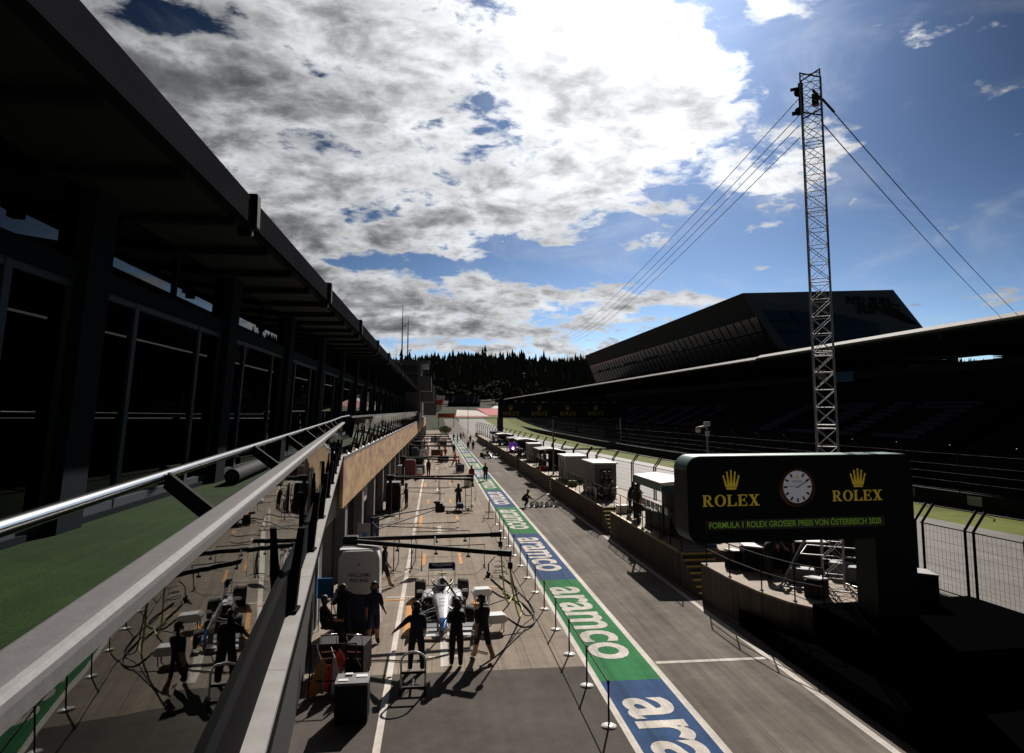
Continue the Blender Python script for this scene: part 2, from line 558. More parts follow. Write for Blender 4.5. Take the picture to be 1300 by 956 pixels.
# ------------------------------------------------------------------ palette
M = {}
def asphalt(name, c, joints=None, streak=0.0, patch=0.25, grain=.22, gscale=28, skid=0.0):
    m = bpy.data.materials.new(name); m.use_nodes = True
    t = m.node_tree; b = t.nodes['Principled BSDF']
    b.inputs['Roughness'].default_value = 0.95
    b.inputs['Specular IOR Level'].default_value = 0.12
    tcn = t.nodes.new('ShaderNodeTexCoord')
    def noise(scale, det, sc=(1, 1, 1)):
        mp = t.nodes.new('ShaderNodeMapping'); mp.inputs[3].default_value = sc
        t.links.new(tcn.outputs['Object'], mp.inputs[0])
        n = t.nodes.new('ShaderNodeTexNoise'); n.inputs['Scale'].default_value = scale; n.inputs['Detail'].default_value = det
        n.inputs['Roughness'].default_value = 0.7
        t.links.new(mp.outputs[0], n.inputs['Vector'])
        return n.outputs['Fac']
    def mr(f, a, b_, c_, d):
        n = t.nodes.new('ShaderNodeMapRange'); t.links.new(f, n.inputs[0])
        for i, v_ in enumerate((a, b_, c_, d)):
            n.inputs[i + 1].default_value = v_
        return n.outputs[0]
    def mul(a, b_):
        n = t.nodes.new('ShaderNodeMath'); n.operation = 'MULTIPLY'
        t.links.new(a, n.inputs[0]); t.links.new(b_, n.inputs[1])
        return n.outputs[0]
    f = mr(noise(0.35, 4), 0.3, 0.7, 1 - patch, 1 + patch)
    f = mul(f, mr(noise(gscale, 3), 0.25, 0.75, 1 - grain, 1 + grain))
    f = mul(f, mr(noise(2.2, 6), 0.35, 0.7, 0.86, 1.08))
    if streak:
        f = mul(f, mr(noise(2.4, 4, (1, 0.035, 1)), 0.35, 0.68, 1 - streak, 1 + streak * .5))
    if skid:
        f = mul(f, mr(noise(2.6, 4, (1, 0.015, 1)), 0.52, 0.66, 1.0, 1 - skid))
        f = mul(f, mr(noise(1.3, 5), 0.60, 0.70, 1.0, 1 - skid * .6))
    if joints:
        br = t.nodes.new('ShaderNodeTexBrick')
        br.offset = 0.0
        br.inputs['Color1'].default_value = (1, 1, 1, 1); br.inputs['Color2'].default_value = (.9, .9, .9, 1)
        br.inputs['Mortar'].default_value = (.55, .53, .5, 1)
        br.inputs['Scale'].default_value = 1.0
        br.inputs['Mortar Size'].default_value = 0.012
        br.inputs['Brick Width'].default_value = joints[0]
        br.inputs['Row Height'].default_value = joints[1]
        t.links.new(tcn.outputs['Object'], br.inputs['Vector'])
        sp = t.nodes.new('ShaderNodeSeparateColor'); t.links.new(br.outputs['Color'], sp.inputs[0])
        f = mul(f, sp.outputs[0])
    mx = t.nodes.new('ShaderNodeMix'); mx.data_type = 'RGBA'; mx.blend_type = 'MULTIPLY'
    mx.inputs[0].default_value = 1.0; mx.inputs[6].default_value = (*c, 1)
    t.links.new(f, mx.inputs[7]); t.links.new(mx.outputs[2], b.inputs['Base Color'])
    bp = t.nodes.new('ShaderNodeBump'); bp.inputs['Strength'].default_value = 0.25; bp.inputs['Distance'].default_value = 0.01
    t.links.new(noise(60, 2), bp.inputs['Height']); t.links.new(bp.outputs[0], b.inputs['Normal'])
    return m
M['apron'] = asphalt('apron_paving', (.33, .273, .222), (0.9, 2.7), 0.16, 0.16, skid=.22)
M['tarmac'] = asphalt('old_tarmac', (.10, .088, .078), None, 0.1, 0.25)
M['lane'] = asphalt('lane_asphalt', (.195, .168, .147), None, 0.30, 0.25, skid=.24)
M['track'] = asphalt('track_asphalt', (.20, .185, .175), None, 0.25, 0.12)
M['track'].node_tree.nodes['Principled BSDF'].inputs['Specular IOR Level'].default_value = .08
M['track'].node_tree.nodes['Principled BSDF'].inputs['Roughness'].default_value = .6
M['conc'] = asphalt('raw_concrete', (.30, .27, .24), None, 0.1, 0.2)
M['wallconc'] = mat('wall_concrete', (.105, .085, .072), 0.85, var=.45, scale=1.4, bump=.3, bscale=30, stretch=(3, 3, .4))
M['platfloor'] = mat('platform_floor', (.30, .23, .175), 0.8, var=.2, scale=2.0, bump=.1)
M['white'] = asphalt('white_road_paint', (.74, .69, .64), None, .2, .14, skid=.25)
M['orange_paint'] = mat('orange_road_paint', (.62, .27, .06), 0.6, var=.2, scale=5, spec=.1)
M['strip_green'] = asphalt('green_floor_paint', (.034, .21, .075), None, .22, .18, skid=.3)
M['strip_blue'] = asphalt('blue_floor_paint', (.038, .088, .21), None, .22, .18, skid=.3)
M['grass'] = mat('mown_grass', (.15, .18, .016), 0.9, c2=(.09, .11, .010), scale=.35, bump=.5, bscale=12, detail=8, spec=.1)
M['land'] = mat('rough_grassland', (.022, .030, .012), 0.95, c2=(.015, .02, .009), scale=.02, detail=8, spec=.1)
M['red_paint'] = mat('red_runoff_paint', (.42, .045, .05), 0.7, var=.15, scale=.3, spec=.1)
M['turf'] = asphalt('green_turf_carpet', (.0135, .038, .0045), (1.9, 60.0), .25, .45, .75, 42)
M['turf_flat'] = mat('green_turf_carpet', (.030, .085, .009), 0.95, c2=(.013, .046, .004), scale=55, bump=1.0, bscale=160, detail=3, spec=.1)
M['kick'] = mat('black_kick_plate', (.006, .006, .007), 0.8, spec=.03)
M['void'] = mat('painted_shade_black', (.0022, .0022, .0025), 0.95, spec=0)  # near-black that puts deep shade into the colour
M['alu'] = mat('brushed_aluminium', (.165, .160, .164), 0.65, 0.3, spec=.2, var=.1, scale=30, bump=.05, bscale=120)
M['steel'] = mat('galvanised_steel', (.42, .42, .43), 0.45, 0.7, var=.15, scale=12)
M['chrome'] = mat('polished_steel_tube', (.78, .78, .78), 0.2, 1.0)
M['black'] = mat('black_powder_coat', (.010, .010, .011), 0.6, spec=.2, var=.2, scale=8)
M['blackgloss'] = mat('black_gloss', (.010, .010, .012), 0.18)
M['drum'] = mat('white_blower_plastic', (.86, .86, .88), .35)
M['rubber'] = mat('black_rubber', (.014, .014, .014), 0.75, var=.3, scale=20)
M['darkgrey'] = mat('dark_grey_paint', (.016, .017, .019), 0.75, spec=.12, var=.2, scale=4)
M['frame'] = mat('blue_grey_door_frame', (.018, .023, .030), 0.8, 0.0, spec=.03)
M['midgrey'] = mat('mid_grey_panel', (.13, .13, .14), 0.6, var=.15, scale=3)
M['lightgrey'] = mat('light_grey_panel', (.36, .35, .35), 0.55, var=.1, scale=3)
M['whitepaint'] = mat('white_gloss_paint', (.78, .78, .78), 0.32, var=.05, scale=6)
M['whitematt'] = mat('white_panel', (.72, .71, .70), 0.6, var=.08, scale=5)
M['fascia'] = mat('grey_metal_fascia', (.020, .020, .024), 0.85, 0.0, spec=0, var=.15, scale=3, stretch=(1, .2, 1))
M['soffit'] = mat('soffit_panel', (.020, .020, .018), 0.7, var=.2, scale=2)
M['glass'] = glass('clear_balustrade_glass', (.66, .72, .69), 1.46, 0.01, 0.045)
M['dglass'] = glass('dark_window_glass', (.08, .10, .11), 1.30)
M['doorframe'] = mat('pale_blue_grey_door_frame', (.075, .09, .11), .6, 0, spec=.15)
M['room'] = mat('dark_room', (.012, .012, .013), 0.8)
M['ledge'] = mat('ledge_sheet_metal', (.30, .29, .285), 0.7, 0.1, spec=.15, var=.12, scale=4)
M['gold'] = mat('gold_banner_board', (.66, .47, .19), 0.6, c2=(.30, .14, .13), scale=.9, detail=5, stretch=(1, .55, 1.6))
M['yellow_edge'] = mat('yellow_edge_paint', (.50, .36, .06), 0.6, var=.25, scale=9)
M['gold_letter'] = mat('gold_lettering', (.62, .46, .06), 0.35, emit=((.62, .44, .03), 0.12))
M['gold_dim'] = mat('dull_gold_lettering', (.42, .33, .07), 0.6)
M['led_green'] = mat('green_led_lettering', (.20, .45, .05), 0.5, emit=((.20, .40, .03), 0.12))
M['sign_green'] = mat('dark_green_sign_cladding', (.003, .014, .010), 0.5, spec=.15, var=.15, scale=2)
M['clock_face'] = mat('white_clock_dial', (.74, .75, .80), 0.4, emit=((.7, .72, .8), 0.10))
M['bronze'] = mat('bronze_clock_rim', (.16, .07, .035), 0.4, 0.6)
M['dark_red'] = mat('dark_red_panel', (.12, .008, .012), 0.4)
M['red'] = mat('red_plastic', (.55, .03, .025), 0.45)
M['orange'] = mat('orange_plastic', (.80, .28, .03), 0.5)
M['navy'] = mat('navy_panel', (.015, .025, .075), 0.4)
M['blue'] = mat('bright_blue_panel', (.03, .17, .42), 0.45)
M['pale_blue'] = mat('pale_blue_seat', (.055, .06, .12), 0.8, spec=.1)
M['seat_dark'] = mat('dark_blue_seat', (.009, .010, .016), 0.9, spec=.1, var=.3, scale=3)
M['teal'] = mat('teal_panel', (.006, .075, .075), 0.5)
M['roofedge'] = mat('grey_roof_edge', (.24, .23, .225), .7, var=.15, scale=.5, spec=.1)
M['purple'] = mat('purple_panel', (.10, .03, .25), 0.4, emit=((.12, .04, .5), 0.25))
M['lamp_on'] = mat('lit_lamp', (1, .85, .6), 0.4, emit=((1, .8, .5), 6))
M['hose'] = mat('yellow_green_hose', (.30, .34, .04), 0.5)
M['bark'] = mat('tree_bark', (.05, .035, .025), 0.9)
M['conifer'] = mat('conifer_needles', (.080, .092, .070), 0.95, c2=(.045, .055, .045), spec=.05, scale=.09)
M['leaf'] = mat('broad_leaves', (.115, .12, .045), 0.9, c2=(.06, .07, .03), scale=.15)
M['leaf_bright'] = mat('bright_bush_leaves', (.12, .16, .02), 0.9, c2=(.07, .10, .015), scale=1.2)
M['concrete_stand'] = mat('stand_concrete', (.02, .02, .02), 0.85, var=.3, scale=1.5)
M['bldg_dark'] = mat('dark_metal_cladding', (.018, .0165, .0165), 0.6, 0, spec=.2, var=.15, scale=.4)
M['bldg_front'] = mat('blue_grey_cladding', (.22, .26, .34), 0.55, .2, var=.12, scale=.3)

# ------------------------------------------------------------------ terrain
def sm(x):
    x = max(0.0, min(1.0, x))
    return x * x * (3 - 2 * x)

def th(X, Y):
    if Y < 200: h = 0.0
    elif Y < 330: h = 3.2 * ((Y - 200) / 130) ** 1.5
    elif Y < 520: h = 3.2 + .066 * (Y - 330)
    else: h = 15.74 + 30 * sm((Y - 520) / 210) + .004 * (Y - 520)
    if Y < 520:
        h *= 1 - sm((X - 38) / 25) * (1 - sm((Y - 440) / 80)) * .98
    h += 7 * sm((X - 115) / 90)
    if Y > 520:
        h += (3 * math.sin(X * .013 + 1) + 2 * math.sin(X * .031)) * sm((Y - 520) / 200)
    return h

def track_edge(Y):      # fence line between pit island and main straight
    pts = [(-40, 22.3), (60, 13.6), (136, 12.3), (200, 11.2), (330, 10.6), (600, 9)]
    for (a, x0), (b, x1) in zip(pts, pts[1:]):
        if Y <= b:
            return x0 + (x1 - x0) * (Y - a) / (b - a)
    return pts[-1][1]

def far_edge(Y):
    pts = [(-40, 37), (35, 33.1), (42.6, 32.0), (81, 29), (105, 27.1), (225, 23.4), (330, 23.0), (400, 26)]
    for (a, x0), (b, x1) in zip(pts, pts[1:]):
        if Y <= b:
            return x0 + (x1 - x0) * (Y - a) / (b - a)
    return pts[-1][1]

xs = sorted(set([-1500, -900, -600, -400, -250, -160, -100, -60, -30, -12, 0, 10, 20, 30, 40, 52, 64, 80, 95, 110, 130, 150, 175, 200, 230, 270, 330, 400, 500, 650, 850, 1100, 1500]))
ys = [-400, -150, -40, 0, 40, 80, 120, 160, 200, 220, 240, 260, 280, 300, 320, 340, 360, 380, 400, 430, 460, 490, 520, 545, 570, 600, 630, 660, 700, 740, 800, 900, 1100, 1500, 2200, 3000]
mb = MB()
mb.add([(x, y, th(x, y) - .06) for y in ys for x in xs], [(j * len(xs) + i, j * len(xs) + i + 1, (j + 1) * len(xs) + i + 1, (j + 1) * len(xs) + i) for j in range(len(ys) - 1) for i in range(len(xs) - 1)], 0, True)
struct(mb.build('ground', M['land']))

def sheet(name, left, right, y0, y1, z, m, step=20, follow=True):
    mb = MB()
    k = max(1, int(math.ceil((y1 - y0) / step)))
    vv = []
    for i in range(k + 1):
        Y = y0 + (y1 - y0) * i / k
        l = left(Y) if callable(left) else left
        r = right(Y) if callable(right) else right
        for q in range(5):
            X = l + (r - l) * q / 4
            vv.append((X, Y, (th(X, Y) if follow else 0) + z))
    mb.add(vv, [(i * 5 + q, i * 5 + q + 1, i * 5 + 6 + q, i * 5 + 5 + q) for i in range(k) for q in range(4)])
    return struct(mb.build(name, m))

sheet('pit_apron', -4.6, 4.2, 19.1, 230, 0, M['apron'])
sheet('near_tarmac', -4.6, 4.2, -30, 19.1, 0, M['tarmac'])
sheet('pit_lane', 4.2, 10.0, -30, 330, 0, M['lane'], 10)
sheet('pit_island', 10.0, lambda Y: track_edge(Y) + .25, -40, 300, 0.0, M['conc'])
sheet('race_track', lambda Y: track_edge(Y) + .25, far_edge, -40, 345, 0.0, M['track'], 10)
sheet('grass_verge', far_edge, lambda Y: far_edge(Y) + (5.0 if Y < 140 else 5.0 + (Y - 140) * .09), -40, 360, 0.004, M['grass'], 10)
sheet('stand_forecourt', lambda Y: far_edge(Y) + (5.0 if Y < 140 else 5.0 + (Y - 140) * .09), 60, -40, 420, 0.0, M['darkgrey'], 20)
# painted run-off at the end of the straight
def runoff(name, pts, z, m):
    mb = MB()
    n = 10
    (ax, ay), (bx_, by), (cx, cy), (dx_, dy_) = pts
    vv = []
    for i in range(n + 1):
        for j in range(n + 1):
            u_, v_ = i / n, j / n
            X = (1 - v_) * ((1 - u_) * ax + u_ * bx_) + v_ * ((1 - u_) * dx_ + u_ * cx)
            Y = (1 - v_) * ((1 - u_) * ay + u_ * by) + v_ * ((1 - u_) * dy_ + u_ * cy)
            vv.append((X, Y, th(X, Y) + z))
    mb.add(vv, [(i * (n + 1) + j, i * (n + 1) + j + 1, (i + 1) * (n + 1) + j + 1, (i + 1) * (n + 1) + j) for i in range(n) for j in range(n)])
    return struct(mb.build(name, m))
runoff('white_runoff', [(10.6, 345), (27, 345), (24, 384), (12.5, 392)], .08, M['white'])
runoff('red_runoff', [(27, 348), (45, 352), (44, 402), (24.5, 404)], .10, M['red_paint'])
runoff('red_kerb', [(10.2, 338), (27, 338), (27, 345), (10.2, 345)], .09, M['red_paint'])
runoff('grey_runoff', [(33, 404), (60, 402), (62, 430), (38, 430)], .10, M['midgrey'])

# painted lines and lettering on the lanes
def line(name, x0, x1, y0, y1, z, m, step=20):
    return sheet(name, x0, x1, y0, y1, z, m, step)
PAN = [(7.6, 18.0), (18.0, 28.6)]
while PAN[-1][1] < 190:
    PAN.append((PAN[-1][1], PAN[-1][1] + 10.6))
for i, (a, b) in enumerate(PAN):
    p_ = sheet('sponsor_panel', 4.34, 5.98, a, b, .004, M['strip_blue' if i % 2 == 0 else 'strip_green'], 6)
    Mx = Matrix.Translation((5.13, (a + b) / 2 + .15, .010)) @ Matrix.Rotation(-math.pi / 2, 4, 'Z')
    t_ = text_mesh('lettering', 'aramco', 2.15, M['white'], p_, 0, .045, 1.0, M=Matrix.Diagonal((1, 1, 1, 1)), width=7.9)
    zc = [v_.co.y for v_ in t_.data.vertices]
    t_.data.transform(Mx @ Matrix.Diagonal((1, 1.18 / (max(zc) - min(zc)), 1, 1)) @ Matrix.Translation((0, -(max(zc) + min(zc)) / 2, 0)))
line('white_line', 4.18, 4.34, -30, 200, .005, M['white'])
line('white_line', 5.98, 6.16, -30, 200, .005, M['white'])
line('white_line', 9.42, 9.60, -30, 230, .004, M['white'])
line('white_line', -1.20, -1.04, -30, 180, .004, M['white'])
line('white_line', 6.2, 9.4, 19.02, 19.20, .006, M['white'])
# team box marks
BOX_Y = [21.0, 41.5, 62.0, 84.0, 106.0, 128.0]
for k_, by in enumerate(BOX_Y):
    m_ = MB()
    m_.bx(.24, .46, by - 1.5, by + .9, .002, .006); m_.bx(-.1, .76, by - .80, by - .70, .003, .007)
    m_.bx(-1.7, -.7, by + 5.6, by + 5.7, .006, .009)
    struct(m_.build('box_mark', M['white']))
    o_ = MB()
    o_.bx(-.92, -.72, by + 1.2, by + 5.2, .002, .006); o_.bx(-2.0, -1.0, by + 5.2, by + 5.32, .010, .013); o_.bx(1.45, 1.62, by + 3.2, by + 5.0, .002, .006)
    o_.bx(1.62, 2.9, by + 6.7, by + 6.84, .002, .006); o_.bx(-.5, -.35, by + 11, by + 13.4, .002, .006); o_.bx(1.2, 1.35, by + 11, by + 13.4, .002, .006)
    struct(o_.build('box_mark', M['orange_paint']))

# ------------------------------------------------------------------ pit building on the left
pb = thing('pit_building', 'long dark pit building with glazed upper lounge, deep roof overhang and garages below', 'building', (-6, 20, 0))
def pbuild(mb, name, m, parent=None, label=None):
    o = mb.build(name, m, parent or pb, label)
    if parent is None or parent is pb:
        o.location = (6, -20, 0)
    return o
def bX(Y):           # balcony edge (ledge) beyond the bend, slightly off the lane axis
    return -3.46 + .0078 * (Y - 27)
def aX(Y, c=-.42, k=.114):
    return c - k * Y
ZF = 5.40            # terrace floor
# terrace slab
mb = MB()
mb.slab([(aX(-8) - .225, -8), (aX(27) - .225, 27), (bX(200) - .26, 200), (-14, 200), (-14, -8)], 4.9, ZF)
pbuild(mb, 'terrace_slab', M['darkgrey'])
mb = MB()
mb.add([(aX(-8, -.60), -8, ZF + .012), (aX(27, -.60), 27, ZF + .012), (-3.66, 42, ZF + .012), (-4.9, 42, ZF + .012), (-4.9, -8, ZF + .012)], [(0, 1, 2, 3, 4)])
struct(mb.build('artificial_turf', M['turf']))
# roof: fascia edge at X=-3, deep slab going back
rX = lambda Y: -3.02 + (.0035 * (Y - 11) if Y > 11 else .004 * (Y - 11))
RY = [-6, 11, 110]
mb = MB()
for y0, y1 in zip(RY, RY[1:]):
    a = [(rX(y0), y0), (rX(y1), y1), (-15, y1), (-15, y0)]
    mb.slab([(x, y + (0.004 if y == y1 else 0)) for x, y in a], 10.02, 10.32)
pbuild(mb, 'roof', M['darkgrey'])
mb = MB()
for y0, y1 in zip(RY, RY[1:]):
    mb.slab([(rX(y0) + .003, y0), (rX(y1) + .003, y1), (rX(y1) + .10, y1), (rX(y0) + .10, y0)], 9.93, 10.36)
pbuild(mb, 'fascia', M['fascia'])
mb = MB()
for Y in [3.4, 11, 18.6, 26.2, 33.8, 41.4, 49, 56.6, 64.2, 71.8, 79.4, 87, 94.6, 102.2]:
    mb2 = MB()
    x = rX(Y)
    mb2.box((x + .10, Y, 10.16), (.16, .22, .56), 0, .02); mb2.box((x - .02, Y, 9.84), (.22, .16, .16), 0, .02)
    pbuild(mb2, 'roof_bracket', M['black'])
# soffit ribs and panels
Y = -4.0
while Y < 108:
    mb = MB()
    mb.bx(-5.0, rX(Y) - .12, Y - .07, Y + .07, 9.86, 10.02)
    pbuild(mb, 'soffit_rib', M['darkgrey'])
    Y += 2.1
mb = MB(); mb.bx(-5.0, -3.2, -6, 108, 9.985, 10.018)
pbuild(mb, 'soffit', M['soffit'])
# glazed front of the lounge: leans out a little towards the lane
lean = .055
def fX(z): return -5.0 + lean * (z - ZF)
def fpanel(mb, y0, y1, z0, z1, t0, t1, mi=0):
    """a board in the leaning front, t = distance in front of the glass line"""
    vv = []
    for z in (z0, z1):
        for y in (y0, y1):
            for t in (t0, t1):
                vv.append((fX(z) + t, y, z))
    mb.add(vv, [(0, 1, 3, 2), (4, 6, 7, 5), (0, 4, 5, 1), (2, 3, 7, 6), (0, 2, 6, 4), (1, 5, 7, 3)], mi)
COLS = [-2.8, 3.5, 9.75, 16.05, 22.35, 28.65] + [28.65 + 6.3 * i for i in range(1, 13)]
for c in COLS:
    mb = MB(); fpanel(mb, c - .32, c + .32, ZF, 10.0, -.10, .22)
    pbuild(mb, 'column', M['frame'])
for a, b in zip(COLS, COLS[1:]):
    y0, y1 = a + .32, b - .32
    mb = MB()
    fpanel(mb, y0, y1, 8.72, 8.98, -.06, .10)
    pbuild(mb, 'transom', M['frame'])
    mb = MB(); fpanel(mb, y0, y1, ZF, ZF + .10, -.05, .09)
    pbuild(mb, 'door_sill', M['frame'])
    for (p, q, n) in ((y0, y0 + 1.35, 'side_door'), (y0 + 1.35, y1 - 1.35, 'wide_door'), (y1 - 1.35, y1, 'side_door')):
        mb = MB()
        for yy_ in (p + .0, q - .07):
            fpanel(mb, yy_, yy_ + .07, ZF + .1, 8.72, -.03, .05)
        fpanel(mb, p + .07, q - .07, 8.62, 8.72, -.03, .04); fpanel(mb, p + .07, q - .07, ZF + .1, ZF + .22, -.03, .04)
        fr_ = pbuild(mb, n, M['doorframe'])
        g = MB(); fpanel(g, p + .07, q - .07, ZF + .22, 8.62, -.004, .004)
        g.build('pane', M['dglass'], fr_)
    mb = MB()
    ym = (y0 + y1) / 2
    fpanel(mb, ym - .04, ym + .04, 8.98, 10.0, -.04, .05)
    fr_ = pbuild(mb, 'clerestory', M['frame'])
    g = MB(); fpanel(g, y0, ym - .04, 8.98, 9.98, -.004, .004); fpanel(g, ym + .04, y1, 8.98, 9.98, -.004, .004)
    g.build('pane', M['dglass'], fr_)
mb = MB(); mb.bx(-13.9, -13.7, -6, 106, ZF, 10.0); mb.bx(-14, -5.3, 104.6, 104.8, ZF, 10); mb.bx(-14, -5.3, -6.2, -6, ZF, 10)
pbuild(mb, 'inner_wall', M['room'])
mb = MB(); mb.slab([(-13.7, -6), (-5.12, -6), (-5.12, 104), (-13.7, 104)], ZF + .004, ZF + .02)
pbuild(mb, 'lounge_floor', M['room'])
# glowing strips added inside, standing in for sky seen in the upper panes
for (x, y, l) in ((-8.2, 12.0, .9), (-8.0, 14.4, 1.1), (-7.2, 14.6, 2.4), (-7.5, 19.6, 1.6), (-7.9, 26.5, 1.4)):
    mb = MB(); mb.bx(x - .09, x + .09, y, y + l, 9.86, 9.93)
    pbuild(mb, 'sky_glint_strip', M['glint_strip'] if 'glint_strip' in M else M.setdefault('glint_strip', mat('sky_glint_glow', (.9, .9, .9), .5, emit=((.95, .97, 1), 2.2))))
# lounge bar counters and a line of seats (dark shapes behind the glass)
for y in (11.2, 18.0, 24.5):
    mb = MB(); mb.bx(-8.6, -8.0, y, y + 3.2, ZF + .02, ZF + 1.05); mb.bx(-8.7, -7.9, y - .1, y + 3.3, ZF + 1.053, ZF + 1.10)
    pbuild(mb, 'bar_counter', M['midgrey'])
# ground floor: pillars, shutters, banner board
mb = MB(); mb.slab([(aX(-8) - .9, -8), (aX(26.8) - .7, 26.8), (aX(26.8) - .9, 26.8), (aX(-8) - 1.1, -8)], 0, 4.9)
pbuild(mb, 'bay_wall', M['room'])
mb = MB(); mb.bx(-13.9, -13.7, 19, 200, 0, 4.9); pbuild(mb, 'garage_back_wall', M['midgrey'])
mb = MB(); mb.slab([(-13.7, 16), (-4.6, 16), (-4.6, 200), (-13.7, 200)], -.01, .003); pbuild(mb, 'garage_floor', M['darkgrey'])
GP = [23.6 + 6.3 * i for i in range(28)]
for i, y in enumerate(GP):
    x = bX(y)
    mb = MB(); mb.box((x - .45, y, 2.45), (.42, .95, 4.9), 0, .02)
    pl_ = pbuild(mb, 'pillar', M['midgrey'])
    mb = MB(); mb.box((x - .225, y - .48 + .1, 1.9), (.03, .10, 3.2))
    mb.build('painted_lit_edge', M['whitematt'], pl_)  # white strip paints the light along the pillar's edge
    h = [1.15, .55, 1.9, .6, .5, 1.2, .7][i % 7]
    mb = MB(); mb.bx(x - .62, x - .54, y + .48, y + 5.82, 3.25 - h + .5, 4.9)
    for q in range(int(h / .12)):
        mb.bx(x - .54, x - .525, y + .5, y + 5.8, 3.78 - h + q * .12, 3.84 - h + q * .12)
    pbuild(mb, 'shutter', M['lightgrey' if i % 7 in (0, 2, 5) else 'midgrey'])
    mb = MB(); mb.bx(-13.6, x - .62, y - .06, y + .06, 0, 4.9)
    pbuild(mb, 'partition', M['lightgrey' if i % 2 else 'midgrey'])
y = 27.1
while y < 175:
    y1 = y + 6.15
    mb = MB(); mb.slab([(bX(y) - .02, y), (bX(y1) - .02, y1 - .02), (bX(y1) - .14, y1 - .02), (bX(y) - .14, y)], 3.25, 5.115)
    pbuild(mb, 'banner_board', M['gold'])
    y = y1
# far part of the building: white control block with windows and two masts
ct = MB()
ct.bx(-9.5, -2.4, 112, 128, 4.9, 14.6); ct.bx(-9.6, -1.0, 111.8, 128.2, 14.6, 15.2); ct.bx(-9.5, -.6, 112.5, 122, 10.2, 12.6)
ctw = pbuild(ct, 'control_room', M['midgrey'])
for z0, z1 in ((13.3, 14.3), (11.2, 12.9)):
    g = MB(); g.bx(-8.6, -2.9, 111.90, 111.99, z0, z1)
    for k in range(5):
        g.bx(-8.6 + 1.35 * k, -8.55 + 1.35 * k, 111.86, 111.9, z0, z1)
    g.build('window', M['blackgloss'], ctw)
mb = MB(); mb.bx(-2.3, -.2, 121, 140, 8.5, 11.6); mb.bx(-2.3, .3, 140, 160, 6.0, 11.0)
mb.build('annex', M['midgrey'], ctw)
mb = MB()
for k in range(7):
    mb.bar((-.9, 112.4, 12.7 + k * .0), (-.9, 121.6, 12.7), .04); mb.bar((-.95, 112.6 + 1.4 * k, 12.6), (-.95, 112.6 + 1.4 * k, 15.0), .05)
mb.build('stair_cage', M['black'], ctw)
for i, (x, ztop, lab) in enumerate(((-5.6, 24.8, 'tall thin radio mast with cross arm on the control block roof'), (-4.65, 22.6, 'shorter thin radio mast beside the tall one on the roof'))):
    t_ = thing('radio_mast', lab, 'mast', (x, 115, 15.2))
    mb = MB(); mb.tube([(0, 0, 0), (0, 0, (ztop - 15.2) * .55), (.02, 0, ztop - 15.2)], [.13, .10, .04], 6)
    mb.build('pole', M['darkgrey'], t_)
    mb = MB(); z = (ztop - 15.2) * (.62 if i == 0 else .25)
    mb.bar((-.05, 0, z), (.5, 0, z), .05); mb.box((.52, 0, z + .1), (.14, .1, .3)); mb.box((0, 0, .5), (.4, .4, 1.0))
    mb.build('antenna', M['darkgrey'], t_)
t_ = thing('satellite_frame', 'small lattice antenna frame on the dark roof edge', 'antenna', (-4.1, 70, 10.36))
mb = MB()
for k in range(5):
    a_ = math.pi * k / 4
    mb.bar((0, 0, .9), (1.0 * math.cos(a_) * .7, .05, .9 + .8 * math.sin(a_)), .025)
mb.tube([(.7 * math.cos(math.pi * k / 10), .05, .9 + .8 * math.sin(math.pi * k / 10)) for k in range(11)], .03, 5)
mb.bar((0, 0, 0), (0, 0, .95), .05); mb.bar((0.1, 0, .9), (0.1, 0, 3.2), .02)
mb.build('dish_frame', M['darkgrey'], t_)

# ------------------------------------------------------------------ balustrades
ra = thing('balcony_railing', 'nearby brushed aluminium balcony railing with glass panels, black posts and round hand tube', 'railing', (-1, 0, ZF))
def off(o, root): o.location = -root.location; return o
def rb(mb, name, m, root, lab=None): return off(mb.build(name, m, root, lab), root)
ya, yb = -3.0, 27.2
# broad top rail
def prism(mb, prof, y0, y1, fx, mi=0):
    vv = [(fx(y) + x, y, z) for y in (y0, y1) for x, z in prof]
    n = len(prof)
    mb.add(vv, [(j, (j + 1) % n, n + (j + 1) % n, n + j) for j in range(n)] + [tuple(reversed(range(n))), tuple(range(n, 2 * n))], mi)
mb = MB()
for q in range(3):
    y0 = ya + (yb - ya) * q / 3; y1 = ya + (yb - ya) * (q + 1) / 3 - .004
    prism(mb, [(-.055, 6.485), (.055, 6.485), (.062, 6.490), (.062, 6.522), (.059, 6.535), (.051, 6.544), (.040, 6.549), (.025, 6.55), (-.045, 6.55), (-.057, 6.545), (-.062, 6.533), (-.062, 6.490)], y0, y1, lambda y: -.605 - .108 * y)
rb(mb, 'top_rail', M['alu'], ra)
mb = MB()
mb.tube([(-1.00 - .1 * y, y, 6.67) for y in (-3, 5, 12, 20)] + [(-1.0 - .1 * 25, 25, 6.69), (-3.62, 27.2, 6.74), (-3.5, 28.6, 6.78)], .027, 14)
rb(mb, 'hand_tube', M['chrome'], ra)
PY = [3.4, 6.1, 8.76, 11.4, 14.1, 16.7, 19.4, 22.0]
for i, y in enumerate(PY):
    mb = MB()
    xb = -.60 - .108 * y; xt = -1.0 - .1 * y
    mb.beam((xb - .03, y, 6.47), (xt, y + .25, 6.65), .018, .085)
    rb(mb, 'bracket', M['darkgrey'], ra)
